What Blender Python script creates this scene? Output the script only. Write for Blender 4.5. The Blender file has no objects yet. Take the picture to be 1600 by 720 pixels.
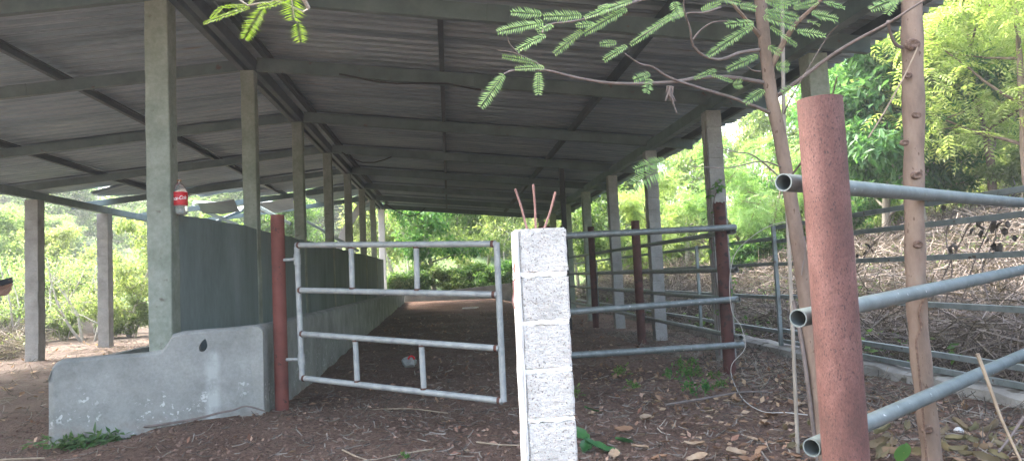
import bpy, bmesh, math, random
import numpy as np
from mathutils import Vector, Matrix
R = math.radians
rnd = random.Random(7)
rng = np.random.default_rng(11)
scn = bpy.context.scene
COL = scn.collection

# ------------------------------------------------------------------ camera
F = 1150.0; CAMZ = 1.2
yc = Vector((-98 / F, -78 / F, -1.0)).normalized()
a0 = 0.046
c0 = (a0 * 98 / F - 78 / F)
uc = Vector((-a0, 1.0, c0)); uc = (uc - yc * uc.dot(yc)).normalized()
xc = yc.cross(uc).normalized()
M3 = Matrix((xc, yc, uc))                     # camera axes -> world axes
cam_d = bpy.data.cameras.new('camera'); cam = bpy.data.objects.new('camera', cam_d); COL.objects.link(cam)
cam.matrix_world = Matrix.Translation((0, 0, CAMZ)) @ M3.to_4x4()
cam_d.sensor_fit = 'HORIZONTAL'; cam_d.sensor_width = 36; cam_d.lens = 36 * F / 1600
cam_d.clip_end = 2000; cam_d.clip_start = 0.03
scn.camera = cam

def ray(px, py):
    return M3 @ Vector(((px - 800) / F, (360 - py) / F, -1.0))
def P(px, py, Y):                              # photo pixel -> point at depth Y
    d = ray(px, py); t = Y / d.y
    return Vector((d.x * t, Y, CAMZ + d.z * t))
def G(px, py, z=0.0):                          # photo pixel -> point at height z
    d = ray(px, py); t = (z - CAMZ) / d.z
    return Vector((d.x * t, d.y * t, z))

# ------------------------------------------------------------------ noise
def vnoise(x, y, seed=0):
    x = np.asarray(x, float); y = np.asarray(y, float)
    xi = np.floor(x).astype(np.int64); yi = np.floor(y).astype(np.int64)
    fx = x - xi; fy = y - yi
    fx = fx * fx * (3 - 2 * fx); fy = fy * fy * (3 - 2 * fy)
    def h(a, b):
        n = (a * 374761393 + b * 668265263 + seed * 974711) & 0x7fffffff
        n = ((n ^ (n >> 13)) * 1274126177) & 0x7fffffff
        return ((n ^ (n >> 16)) & 0xffff) / 65535.0
    return (h(xi, yi) * (1 - fx) + h(xi + 1, yi) * fx) * (1 - fy) + (h(xi, yi + 1) * (1 - fx) + h(xi + 1, yi + 1) * fx) * fy - .5
def sstep(a, b, x):
    t = np.clip((np.asarray(x, float) - a) / (b - a), 0, 1); return t * t * (3 - 2 * t)
def gz(x, y, rough=True):
    x = np.asarray(x, float); y = np.asarray(y, float)
    z = 0.0215 * np.clip(y - 8, 0, 24) * sstep(-2.6, -2.0, x) * (1 - .75 * sstep(1.5, 3.2, x)) + .06 * np.exp(-((x + 1.5) ** 2 + (y - 6.8) ** 2) / .5)
    z = z - 0.07 * sstep(-2.2, -3.4, x) * sstep(9, 6, y)
    z = z - 0.05 * np.clip(3.5 - y, 0, 1.5)
    bank = np.clip(x - 4.85, 0, 60)
    z = z + 0.29 * np.minimum(bank, 14) + 0.17 * np.clip(bank - 14, 0, 60)
    dl = np.clip(-x - 14 + .25 * np.clip(y - 14, 0, 40), 0, 80) * sstep(-9.5, -14, x)
    z = z + 0.21 * np.minimum(dl, 40)
    db = np.clip(y - 31, 0, 80) * sstep(8, 2, x) * sstep(-26, -12, x)
    z = z + 0.13 * np.minimum(db, 50)
    if rough:
        z = z + vnoise(x * .45, y * .45, 3) * .05 + vnoise(x * 1.7, y * 1.7, 5) * .035 + vnoise(x * 6, y * 6, 8) * .02
        z = z + sstep(5, 12, x) * vnoise(x * .5, y * .5, 4) * .7
        z = z + sstep(30, 40, np.hypot(x, y)) * vnoise(x * .1, y * .1, 9) * 2.0
    return z
def gzf(x, y): return float(gz(x, y))

# ------------------------------------------------------------------ mesh builder
class MB:
    def __init__(s): s.v = []; s.f = []; s.sm = []
    def add(s, vs, fs, smooth=False):
        b = len(s.v); s.v += [tuple(v) for v in vs]
        for f in fs: s.f.append(tuple(i + b for i in f)); s.sm.append(smooth)
        return s
    def box(s, c, size, rot=None, bev=0.0):
        bm = bmesh.new(); bmesh.ops.create_cube(bm, size=1)
        bmesh.ops.scale(bm, vec=size, verts=bm.verts)
        if bev > 0: bmesh.ops.bevel(bm, geom=bm.edges[:], offset=bev, segments=2, affect='EDGES', profile=.6)
        m = Matrix.Translation(c)
        if rot is not None: m = m @ rot.to_4x4()
        s.bm(bm, m); return s
    def bm(s, bm, m=None, smooth=False):
        bm.verts.index_update(); m = m or Matrix()
        s.add([m @ v.co for v in bm.verts], [[v.index for v in f.verts] for f in bm.faces], smooth); bm.free(); return s
    def beam(s, p0, p1, w, h, up=Vector((0, 0, 1)), off=(0, 0), bev=.004):
        p0 = Vector(p0); p1 = Vector(p1); d = (p1 - p0); L = d.length; d.normalize()
        sx = d.cross(up).normalized(); u = sx.cross(d).normalized()
        rot = Matrix((sx, d, u)).transposed()
        return s.box((p0 + p1) / 2 + sx * off[0] + u * off[1], (w, L, h), rot, bev)
    def prof(s, p0, p1, pts, up=Vector((0, 0, 1)), cap=True):   # extrude closed 2D profile
        p0 = Vector(p0); p1 = Vector(p1); d = (p1 - p0).normalized()
        sx = d.cross(up).normalized(); u = sx.cross(d).normalized()
        n = len(pts); vs = [p + sx * a + u * b for p in (p0, p1) for a, b in pts]
        fs = [(i, (i + 1) % n, n + (i + 1) % n, n + i) for i in range(n)]
        if cap: fs += [tuple(range(n))[::-1], tuple(range(n, 2 * n))]
        return s.add(vs, fs)
    def tube(s, pts, rad, seg=8, cap=True, smooth=True, wob=0.0):
        pts = [Vector(p) for p in pts]; n = len(pts)
        if not hasattr(rad, '__len__'): rad = [rad] * n
        t0 = (pts[1] - pts[0]).normalized()
        ref = Vector((0, 0, 1)) if abs(t0.z) < .9 else Vector((1, 0, 0))
        nx = t0.cross(ref).normalized(); vs = []; fs = []
        for i, p in enumerate(pts):
            t = (pts[min(i + 1, n - 1)] - pts[max(i - 1, 0)]).normalized()
            nx = (nx - t * nx.dot(t)).normalized(); ny = t.cross(nx)
            for k in range(seg):
                a = 2 * math.pi * k / seg; r = rad[i] * (1 + (rnd.random() - .5) * wob)
                vs.append(p + nx * math.cos(a) * r + ny * math.sin(a) * r)
        for i in range(n - 1):
            for k in range(seg):
                k2 = (k + 1) % seg; fs.append((i * seg + k, i * seg + k2, (i + 1) * seg + k2, (i + 1) * seg + k))
        s.add(vs, fs, smooth)
        if cap: s.add([], []); b = len(s.v) - len(vs); s.f.append(tuple(b + k for k in range(seg))[::-1]); s.sm.append(False); s.f.append(tuple(b + (n - 1) * seg + k for k in range(seg))); s.sm.append(False)
        return s
    def pipe(s, p0, p1, r, t=.004, seg=20):   # hollow pipe, open ends
        p0 = Vector(p0); p1 = Vector(p1); d = (p1 - p0).normalized()
        nx = d.cross(Vector((0, 0, 1)) if abs(d.z) < .9 else Vector((1, 0, 0))).normalized(); ny = d.cross(nx)
        vs = []
        for p, rr in ((p0, r), (p1, r), (p1, r - t), (p0, r - t)):
            for k in range(seg):
                a = 2 * math.pi * k / seg; vs.append(p + nx * math.cos(a) * rr + ny * math.sin(a) * rr)
        fs = []
        for j in range(4):
            for k in range(seg):
                k2 = (k + 1) % seg; j2 = (j + 1) % 4
                fs.append((j * seg + k, j * seg + k2, j2 * seg + k2, j2 * seg + k))
        s.add(vs, fs, True); return s
    def lathe(s, base, prof, seg=20):
        vs = []; fs = []; base = Vector(base)
        for r, z in prof:
            for k in range(seg):
                a = 2 * math.pi * k / seg; vs.append(base + Vector((r * math.cos(a), r * math.sin(a), z)))
        for i in range(len(prof) - 1):
            for k in range(seg):
                k2 = (k + 1) % seg; fs.append((i * seg + k, i * seg + k2, (i + 1) * seg + k2, (i + 1) * seg + k))
        fs.append(tuple(range(seg))[::-1]); fs.append(tuple((len(prof) - 1) * seg + k for k in range(seg)))
        return s.add(vs, fs, True)

def wloc(o):
    v = Vector((0, 0, 0))
    while o is not None: v += o.location; o = o.parent
    return v
def np_mesh(name, V, Q, mat, smooth=False):    # V (n,3), Q (m,4) arrays
    me = bpy.data.meshes.new(name); V = np.ascontiguousarray(V, np.float32); Q = np.ascontiguousarray(Q, np.int32)
    k = Q.shape[1]
    me.vertices.add(len(V)); me.vertices.foreach_set('co', V.ravel())
    me.loops.add(Q.size); me.loops.foreach_set('vertex_index', Q.ravel())
    me.polygons.add(len(Q)); me.polygons.foreach_set('loop_start', np.arange(0, Q.size, k, dtype=np.int32))
    me.polygons.foreach_set('loop_total', np.full(len(Q), k, np.int32))
    me.polygons.foreach_set('use_smooth', np.full(len(Q), smooth, bool))
    me.update(calc_edges=True); me.materials.append(mat); return me
def link(name, me, parent=None):
    o = bpy.data.objects.new(name, me); COL.objects.link(o)
    if parent is not None: o.parent = parent
    return o
def obj(name, mb, mat, parent=None, origin=None):
    me = bpy.data.meshes.new(name)
    off = wloc(parent) if parent is not None else Vector(origin or (0, 0, 0))
    me.from_pydata([Vector(v) - off for v in mb.v], [], mb.f); me.materials.append(mat)
    me.polygons.foreach_set('use_smooth', mb.sm); me.update()
    if any(mb.sm): me.set_sharp_from_angle(angle=R(42))
    o = link(name, me, parent)
    if parent is None: o.location = off
    return o
def tag(o, label=None, cat=None, group=None, kind=None):
    if label: o['label'] = label
    if cat: o['category'] = cat
    if group: o['group'] = group
    if kind: o['kind'] = kind
    return o
def thing(name, loc, label, cat, group=None):
    o = bpy.data.objects.new(name, None); o.empty_display_size = .2; COL.objects.link(o); o.location = Vector(loc)
    return tag(o, label, cat, group)
def copy_thing(o, loc, rz=0, sc=1.0, label=None):
    c = o.copy(); COL.objects.link(c); c.location = loc; c.rotation_euler = (0, 0, rz); c.scale = (sc, sc, sc)
    if label: c['label'] = label
    for ch in [k for k in COL.objects if k.parent is o]:
        d = ch.copy(); COL.objects.link(d); d.parent = c
    return c

# ------------------------------------------------------------------ materials
def new_mat(name):
    m = bpy.data.materials.new(name); m.use_nodes = True; nt = m.node_tree; nt.nodes.clear()
    out = nt.nodes.new('ShaderNodeOutputMaterial'); return m, nt, out
def N(nt, t, **kw):
    n = nt.nodes.new(t)
    for k, v in kw.items():
        if k in n.inputs: n.inputs[k].default_value = v
        else: setattr(n, k, v)
    return n
def rgba(c): return (c[0], c[1], c[2], 1)
def ramp(nt, fac, stops, interp='LINEAR'):
    r = nt.nodes.new('ShaderNodeValToRGB'); nt.links.new(fac, r.inputs[0]); e = r.color_ramp.elements; r.color_ramp.interpolation = interp
    while len(e) > 1: e.remove(e[-1])
    e[0].position, e[0].color = stops[0][0], rgba(stops[0][1])
    for p, c in stops[1:]:
        k = e.new(p); k.color = rgba(c)
    return r.outputs[0]
def mix(nt, fac, a, b, blend='MIX'):
    n = nt.nodes.new('ShaderNodeMix'); n.data_type = 'RGBA'; n.blend_type = blend
    if isinstance(fac, (int, float)): n.inputs[0].default_value = fac
    else: nt.links.new(fac, n.inputs[0])
    for i, c in ((6, a), (7, b)):
        if isinstance(c, tuple): n.inputs[i].default_value = rgba(c)
        else: nt.links.new(c, n.inputs[i])
    return n.outputs[2]
def surf(name, cols, scale=6, rough=.85, metal=0, bump=.3, bscale=40, bdist=.01, spots=None, spot_scale=25, spot_lo=.62, spot_hi=.68, stretch=(1, 1, 1), fine=None, spec=.3):
    """noise-mottled surface: cols = colour stops of the large mottling, spots = colour of small specks"""
    m, nt, out = new_mat(name); L = nt.links.new
    tc = N(nt, 'ShaderNodeTexCoord'); mp = N(nt, 'ShaderNodeMapping'); mp.inputs['Scale'].default_value = stretch
    geo = N(nt, 'ShaderNodeNewGeometry'); L(geo.outputs['Position'], mp.inputs[0])
    n1 = N(nt, 'ShaderNodeTexNoise', Scale=scale, Detail=6.0, Roughness=.62); L(mp.outputs[0], n1.inputs['Vector'])
    k = len(cols); c = ramp(nt, n1.outputs[0], [(.28 + .44 * i / max(1, k - 1), cols[i]) for i in range(k)])
    if fine:
        n3 = N(nt, 'ShaderNodeTexNoise', Scale=fine[0], Detail=4.0, Roughness=.7); L(mp.outputs[0], n3.inputs['Vector'])
        c = mix(nt, fine[1], c, ramp(nt, n3.outputs[0], [(.3, fine[2]), (.7, fine[3])]), 'MULTIPLY')
    if spots:
        n2 = N(nt, 'ShaderNodeTexNoise', Scale=spot_scale, Detail=3.0); L(mp.outputs[0], n2.inputs['Vector'])
        c = mix(nt, ramp(nt, n2.outputs[0], [(spot_lo, (0, 0, 0)), (spot_hi, (1, 1, 1))]), c, spots)
    b = N(nt, 'ShaderNodeBsdfPrincipled', Roughness=rough, Metallic=metal); b.inputs['Specular IOR Level'].default_value = spec
    L(c, b.inputs['Base Color'])
    if bump > 0:
        nb = N(nt, 'ShaderNodeTexNoise', Scale=bscale, Detail=5.0, Roughness=.65); L(mp.outputs[0], nb.inputs['Vector'])
        bp = N(nt, 'ShaderNodeBump', Strength=bump, Distance=bdist); L(nb.outputs[0], bp.inputs['Height']); L(bp.outputs[0], b.inputs['Normal'])
    L(b.outputs[0], out.inputs[0]); return m
def leafmat(name, cols, trans=.45, rough=.5):
    m, nt, out = new_mat(name); L = nt.links.new
    g = N(nt, 'ShaderNodeNewGeometry')
    k = len(cols); c = ramp(nt, g.outputs['Random Per Island'], [(i / max(1, k - 1), cols[i]) for i in range(k)])
    oi = N(nt, 'ShaderNodeObjectInfo')
    hs = N(nt, 'ShaderNodeHueSaturation'); mr = N(nt, 'ShaderNodeMapRange'); L(oi.outputs['Random'], mr.inputs[0]); mr.inputs[3].default_value = .47; mr.inputs[4].default_value = .525
    L(mr.outputs[0], hs.inputs['Hue']); L(c, hs.inputs['Color'])
    d = N(nt, 'ShaderNodeBsdfPrincipled', Roughness=rough); d.inputs['Specular IOR Level'].default_value = .25; L(hs.outputs[0], d.inputs['Base Color'])
    t = N(nt, 'ShaderNodeBsdfTranslucent'); 
    tcol = mix(nt, 1.0, hs.outputs[0], (1.25, 1.3, .7), 'MULTIPLY'); L(tcol, t.inputs['Color'])
    ms = N(nt, 'ShaderNodeMixShader'); ms.inputs[0].default_value = trans; L(d.outputs[0], ms.inputs[1]); L(t.outputs[0], ms.inputs[2]); L(ms.outputs[0], out.inputs[0]); return m

def trough_mat(hole=(-2.16, .72)):
    m, nt, out = new_mat('trough_concrete'); L = nt.links.new
    g = N(nt, 'ShaderNodeNewGeometry'); pos = g.outputs['Position']
    def noise(sc, d=5.0, r=.6):
        n = N(nt, 'ShaderNodeTexNoise', Scale=sc, Detail=d, Roughness=r); L(pos, n.inputs['Vector']); return n.outputs[0]
    c = ramp(nt, noise(2.4, 7.0, .66), [(.3, (.18, .188, .178)), (.5, (.265, .274, .262)), (.7, (.35, .357, .343))])
    c = mix(nt, .6, c, ramp(nt, noise(38, 5.0, .75), [(.3, (.7, .69, .67)), (.6, (1, 1, 1))]), 'MULTIPLY')
    sx = N(nt, 'ShaderNodeSeparateXYZ'); L(pos, sx.inputs[0])
    def rng_(v, a, b, lo=0.0, hi=1.0):
        r = N(nt, 'ShaderNodeMapRange'); L(v, r.inputs[0]); r.inputs[1].default_value = a; r.inputs[2].default_value = b; r.inputs[3].default_value = lo; r.inputs[4].default_value = hi; return r.outputs[0]
    def mul(a, b):
        n = N(nt, 'ShaderNodeMath'); n.operation = 'MULTIPLY'; L(a, n.inputs[0]); L(b, n.inputs[1]); return n.outputs[0]
    # flaked lime patches low on the wall
    fl = mul(mul(rng_(noise(26, 4.0), .57, .62), rng_(noise(3.3, 2.0), .5, .6)), rng_(sx.outputs[2], .55, .3))
    c = mix(nt, fl, c, (.5, .51, .5))
    # pale run below the drain hole
    ab = N(nt, 'ShaderNodeMath'); ab.operation = 'SUBTRACT'; L(sx.outputs[0], ab.inputs[0]); ab.inputs[1].default_value = hole[0]
    a2 = N(nt, 'ShaderNodeMath'); a2.operation = 'ABSOLUTE'; L(ab.outputs[0], a2.inputs[0])
    st = mul(mul(rng_(a2.outputs[0], .075, .03), rng_(sx.outputs[2], hole[1] - .03, hole[1] - .1)), rng_(noise(9), .3, .55, 0, .7))
    st = mul(st, rng_(sx.outputs[1], 7.3, 7.2)); c = mix(nt, st, c, (.44, .46, .455))
    # muddy splash line at the foot, worn grey rim
    c = mix(nt, mul(rng_(sx.outputs[2], .16, .0), rng_(noise(7), .42, .6, 0, .75)), c, (.2, .16, .135))
    b = N(nt, 'ShaderNodeBsdfPrincipled', Roughness=.92); b.inputs['Specular IOR Level'].default_value = .25; L(c, b.inputs['Base Color'])
    bp = N(nt, 'ShaderNodeBump', Strength=.5, Distance=.008); L(noise(55, 6.0, .7), bp.inputs['Height']); L(bp.outputs[0], b.inputs['Normal']); L(b.outputs[0], out.inputs[0]); return m
m_trough = trough_mat()
m_wall = surf('dividing_wall_render', [(.12, .155, .158), (.175, .22, .222), (.225, .27, .275)], 1.3, .92, 0, .3, 50, .005, stretch=(1, 1.6, .45), fine=(20, .5, (.7, .72, .7), (1, 1, 1)))
m_column = surf('column_concrete', [(.185, .21, .175), (.25, .28, .24), (.32, .345, .305)], 3.5, .92, 0, .4, 45, .006, fine=(28, .6, (.7, .7, .66), (1, 1, 1)), spots=(.13, .12, .1), spot_scale=11, spot_lo=.68, spot_hi=.78)
m_blockcol = surf('block_column_grey', [(.22, .22, .21), (.3, .3, .29), (.37, .37, .36)], 4, .95, 0, .6, 60, .01, fine=(45, .6, (.65, .65, .64), (1, 1, 1)))
m_pillar = surf('pale_block', [(.5, .5, .485), (.6, .6, .585), (.69, .69, .67)], 7, .95, 0, 1.0, 130, .01, spots=(.2, .19, .175), spot_scale=120, spot_lo=.6, spot_hi=.68, fine=(90, .55, (.62, .62, .6), (1, 1, 1)))
m_mortar = surf('white_mortar', [(.68, .68, .66), (.78, .78, .77)], 12, .9, 0, .4, 60, .006)
m_curb = surf('curb_concrete', [(.2, .19, .17), (.32, .31, .29), (.42, .41, .38)], 2.6, .95, 0, .6, 25, .02, spots=(.12, .11, .09), spot_scale=5, spot_lo=.6, spot_hi=.66)
m_white = surf('white_paint', [(.68, .68, .67), (.8, .8, .79)], 3, .7, 0, .1, 30, .003)
m_galv = surf('galvanised_pipe', [(.12, .14, .14), (.17, .195, .195), (.23, .25, .25)], 14, .48, .35, .15, 60, .002, spots=(.42, .43, .42), spot_scale=40, spot_lo=.67, spot_hi=.73, spec=.5)
m_gate = surf('white_galvanised_gate', [(.22, .238, .24), (.31, .328, .328), (.4, .412, .41)], 11, .55, .15, .15, 60, .002, spots=(.22, .2, .18), spot_scale=34, spot_lo=.68, spot_hi=.75, spec=.5)
m_nearpipe = surf('grey_green_pipe', [(.085, .11, .115), (.12, .15, .155), (.16, .19, .195)], 9, .5, .25, .15, 50, .002, spots=(.55, .57, .56), spot_scale=33, spot_lo=.7, spot_hi=.76, stretch=(1, 1, 1), spec=.5)
m_rustpost = surf('rusty_red_post', [(.08, .043, .038), (.12, .06, .053), (.17, .092, .082)], 6, .78, .1, .5, 75, .004, fine=(120, .8, (.5, .47, .47), (1.2, 1.15, 1.15)), spots=(.05, .03, .028), spot_scale=100, spot_lo=.58, spot_hi=.66, stretch=(1.6, 1.6, .8), spec=.35)
m_redpost = surf('oxide_red_post', [(.1, .032, .026), (.15, .045, .036), (.18, .06, .05)], 5, .7, .05, .25, 50, .003, spots=(.05, .025, .022), spot_scale=18, spot_lo=.63, spot_hi=.7)
m_darkred = surf('dark_red_post', [(.05, .022, .02), (.075, .03, .027), (.1, .045, .04)], 6, .75, .1, .3, 50, .004, spots=(.03, .02, .02), spot_scale=14, spot_lo=.58, spot_hi=.66)
m_rust = surf('rust_weld', [(.07, .035, .028), (.13, .06, .045)], 30, .9, 0, .5, 90, .003)
m_tube = surf('grey_square_tube', [(.14, .17, .175), (.2, .235, .24), (.27, .3, .305)], 8, .5, .25, .15, 40, .002, spots=(.1, .08, .07), spot_scale=14, spot_lo=.66, spot_hi=.72, spec=.45)
m_beam = surf('grey_green_steel', [(.07, .105, .108), (.098, .14, .142), (.13, .175, .175)], 4, .6, .15, .15, 30, .003, spots=(.1, .075, .06), spot_scale=7, spot_lo=.69, spot_hi=.75, spec=.4)
m_darkbeam = surf('dark_steel', [(.016, .03, .04), (.028, .046, .058), (.045, .066, .08)], 4, .6, .2, .15, 30, .003, spec=.4)
m_black = surf('black_steel', [(.02, .022, .024), (.035, .037, .04)], 5, .6, .1, .1, 30, .003)
m_roof = surf('aged_zinc_sheet', [(.145, .2, .232), (.2, .265, .3), (.265, .33, .365)], 1.1, .46, .55, .1, 30, .003, stretch=(.5, 2.2, 1), fine=(6, .6, (.72, .72, .73), (1, 1, 1)), spots=(.14, .095, .07), spot_scale=1.6, spot_lo=.7, spot_hi=.82, spec=.5)
m_whitesheet = surf('pale_bent_sheet', [(.5, .52, .54), (.65, .67, .69)], 3, .5, .3, .1, 30, .003)
m_cable = surf('black_cable', [(.012, .012, .013), (.02, .02, .02)], 5, .6, 0, 0)
m_cord = surf('white_cord', [(.42, .4, .37), (.52, .5, .47)], 9, .7, 0, .1, 80, .002)
m_bark = surf('tan_bark', [(.115, .082, .063), (.175, .128, .1), (.235, .18, .142)], 7, .9, 0, .5, 45, .006, spots=(.1, .065, .045), spot_scale=28, spot_lo=.64, spot_hi=.7, stretch=(1.5, 1.5, .6))
m_greybark = surf('grey_bark', [(.2, .175, .14), (.28, .25, .21), (.36, .33, .29)], 8, .9, 0, .5, 40, .008, stretch=(1.5, 1.5, .5))
m_twig = surf('grey_twig', [(.11, .088, .08), (.19, .16, .148)], 15, .9, 0, .3, 60, .003)
m_stalk = surf('dry_stalk', [(.2, .155, .11), (.33, .27, .2)], 12, .9, 0, .3, 50, .003)
m_paletwig = surf('pale_branch', [(.35, .32, .27), (.5, .47, .42)], 9, .9, 0, .3, 40, .004)
m_straw = leafmat('dry_stalks', [(.055, .046, .041), (.1, .083, .075), (.175, .148, .132), (.3, .26, .232)], .12, .9)
m_dryleaf = leafmat('dry_leaves', [(.14, .085, .05), (.24, .15, .09), (.34, .24, .15), (.42, .32, .22)], .15, .85)
m_wilt = leafmat('wilted_leaves', [(.06, .06, .035), (.11, .1, .06), (.17, .145, .085), (.22, .17, .1)], .15, .85)
m_deadvine = leafmat('blackened_vine_leaves', [(.03, .026, .025), (.06, .05, .046), (.1, .085, .075)], .1, .9)
m_leaf_mid = leafmat('mid_green_leaves', [(.05, .125, .035), (.08, .175, .05), (.12, .225, .07), (.18, .28, .1)], .55)
m_leaf_pale = leafmat('pale_green_leaves', [(.13, .2, .075), (.18, .26, .105), (.24, .32, .14), (.32, .39, .2)], .55)
m_leaf_yel = leafmat('yellow_green_fronds', [(.19, .31, .1), (.25, .38, .14), (.32, .44, .19), (.42, .5, .27)], .6)
m_leaf_dark = leafmat('deep_green_leaves', [(.045, .12, .05), (.075, .165, .065), (.11, .22, .09)], .5, .4)
m_leaf_blue = leafmat('acacia_leaflets', [(.19, .3, .1), (.26, .37, .14), (.33, .43, .17)], .45)
m_leaf_sun = leafmat('lime_leaflets', [(.17, .29, .02), (.22, .34, .03), (.28, .38, .06)], .55)
m_clod = surf('soil_clods', [(.09, .056, .043), (.14, .088, .067), (.19, .128, .1)], 12, .98, 0, .4, 60, .01)

def soil():
    m, nt, out = new_mat('bare_soil'); L = nt.links.new
    g = N(nt, 'ShaderNodeNewGeometry'); pos = g.outputs['Position']
    n1 = N(nt, 'ShaderNodeTexNoise', Scale=.9, Detail=8.0, Roughness=.65); L(pos, n1.inputs['Vector'])
    c = ramp(nt, n1.outputs[0], [(.3, (.115, .073, .055)), (.48, (.17, .11, .085)), (.68, (.225, .155, .124))])
    n2 = N(nt, 'ShaderNodeTexNoise', Scale=30.0, Detail=7.0, Roughness=.8); L(pos, n2.inputs['Vector'])
    c = mix(nt, .95, c, ramp(nt, n2.outputs[0], [(.34, (.32, .3, .29)), (.5, (.9, .88, .87)), (.66, (1.7, 1.66, 1.62))]), 'MULTIPLY')
    # dusty trodden ground outside the pen on the left, darker brown on the bank
    sx = N(nt, 'ShaderNodeSeparateXYZ'); L(pos, sx.inputs[0])
    ml = N(nt, 'ShaderNodeMapRange'); L(sx.outputs[0], ml.inputs[0]); ml.inputs[1].default_value = -3.2; ml.inputs[2].default_value = -6.5
    c = mix(nt, ml.outputs[0], c, mix(nt, ramp(nt, n1.outputs[0], [(.4, (0, 0, 0)), (.6, (1, 1, 1))]), (.09, .068, .058), (.16, .13, .112)))
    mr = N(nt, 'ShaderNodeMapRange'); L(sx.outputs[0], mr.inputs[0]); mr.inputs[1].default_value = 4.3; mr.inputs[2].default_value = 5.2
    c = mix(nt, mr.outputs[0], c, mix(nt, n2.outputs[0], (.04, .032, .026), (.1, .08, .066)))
    vl = N(nt, 'ShaderNodeVectorMath'); vl.operation = 'LENGTH'; L(pos, vl.inputs[0]); mf = N(nt, 'ShaderNodeMapRange'); L(vl.outputs['Value'], mf.inputs[0]); mf.inputs[1].default_value = 29; mf.inputs[2].default_value = 34
    c = mix(nt, mf.outputs[0], c, mix(nt, n1.outputs[0], (.05, .1, .035), (.14, .19, .08)))
    b = N(nt, 'ShaderNodeBsdfPrincipled', Roughness=.97); b.inputs['Specular IOR Level'].default_value = .15; L(c, b.inputs['Base Color'])
    nb = N(nt, 'ShaderNodeTexNoise', Scale=30.0, Detail=8.0, Roughness=.7); L(pos, nb.inputs['Vector'])
    bp = N(nt, 'ShaderNodeBump', Strength=1.0, Distance=.07); L(nb.outputs[0], bp.inputs['Height']); L(bp.outputs[0], b.inputs['Normal'])
    L(b.outputs[0], out.inputs[0]); return m
m_soil = soil()
def plain(name, col, rough=.5, metal=0, trans=0, alpha=None):
    m, nt, out = new_mat(name); b = N(nt, 'ShaderNodeBsdfPrincipled', Roughness=rough, Metallic=metal); b.inputs['Base Color'].default_value = rgba(col)
    b.inputs['Transmission Weight'].default_value = trans; nt.links.new(b.outputs[0], out.inputs[0]); return m
m_pet = plain('clear_bottle_plastic', (.9, .95, .93), .12, 0, .85)
m_red = plain('red_bottle_label', (.62, .02, .03), .45)
m_lettering = plain('white_lettering', (.85, .85, .85), .5)
m_skin = surf('skin', [(.22, .13, .095), (.28, .17, .125)], 8, .55, 0, .1, 80, .002)
m_shirt = surf('blue_shirt_cloth', [(.1, .14, .2), (.14, .18, .25)], 8, .9, 0, .3, 60, .004)
m_jeans = surf('dark_jeans', [(.035, .045, .07), (.06, .075, .11)], 9, .9, 0, .3, 60, .004)
m_hair = surf('black_hair', [(.012, .01, .009), (.03, .025, .02)], 30, .6, 0, .6, 60, .006, stretch=(3, 3, .6))
m_phone = plain('black_phone_shell', (.012, .013, .016), .3)

# ------------------------------------------------------------------ ground
def axis(segs):
    out = [segs[0][0]]
    for a, b, st in segs:
        n = max(1, int(round((b - a) / st))); out += [a + (b - a) * (i + 1) / n for i in range(n)]
    return np.array(out)
gx = axis([(-180, -60, 10), (-60, -14, 1.5), (-14, -4.5, .22), (-4.5, 4.6, .07), (4.6, 12, .2), (12, 60, 1.5), (60, 180, 10)])
gy = axis([(-90, -6, 6), (-6, 3.5, .4), (3.5, 10, .07), (10, 16, .13), (16, 32, .3), (32, 70, 1.5), (70, 220, 10)])
XX, YY = np.meshgrid(gx, gy)
ZZ = gz(XX, YY)
nearm = ((XX > -4.6) & (XX < 4.6) & (YY > 3.3) & (YY < 13)).astype(float)
ZZ = ZZ + nearm * (vnoise(XX * 13, YY * 13, 21) * .018 + np.abs(vnoise(XX * 5, YY * 5, 22)) * .02)
ny_, nx_ = XX.shape
idx = np.arange(nx_ * ny_).reshape(ny_, nx_)
Q = np.stack([idx[:-1, :-1], idx[:-1, 1:], idx[1:, 1:], idx[1:, :-1]], -1).reshape(-1, 4)
V = np.stack([XX, YY, ZZ], -1).reshape(-1, 3)
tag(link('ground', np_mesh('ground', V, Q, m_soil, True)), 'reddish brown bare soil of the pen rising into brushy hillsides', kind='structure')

# ------------------------------------------------------------------ cattle shed
XR = -2.385; XE = 3.50; XL = -8.07; SL = 0.10
YN = [6.88] + [6.3 + 2.97 * n for n in range(1, 8)]
shed = thing('cattle_shed', (XR, 6.3, 0), 'long open-sided cattle shed with corrugated metal roof on concrete columns', 'shed')
def zr(x): return 3.905 - SL * abs(x - XR)       # underside of rafters
def column(cx, cy, w, z0, z1, mat, d=None, courses=False):
    mb = MB(); d = d or w
    if not courses:
        bm = bmesh.new(); bmesh.ops.create_cube(bm, size=1); bmesh.ops.scale(bm, vec=(w, d, z1 - z0), verts=bm.verts)
        vert = [e for e in bm.edges if abs(e.verts[0].co.z - e.verts[1].co.z) > .1]
        bmesh.ops.subdivide_edges(bm, edges=vert, cuts=14)
        for v in bm.verts: v.co.x += (rnd.random() - .5) * .007; v.co.y += (rnd.random() - .5) * .007
        bmesh.ops.bevel(bm, geom=[e for e in bm.edges if abs(e.verts[0].co.z - e.verts[1].co.z) > .05 ], offset=.008, segments=1, affect='EDGES')
        mb.bm(bm, Matrix.Translation((cx, cy, (z0 + z1) / 2)))
    else:
        z = z0
        while z < z1 - .02:
            h = min(.2, z1 - z)
            mb.box((cx + (rnd.random() - .5) * .008, cy + (rnd.random() - .5) * .008, z + h / 2 - .005), (w, d, h - .012), None, .006)
            z += h
        mb.box((cx, cy, (z0 + z1) / 2 - .002), (w - .012, d - .012, z1 - z0 - .012))
    return obj('column', mb, mat, shed)
c0x = P(242, 400, 6.78).x
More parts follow.
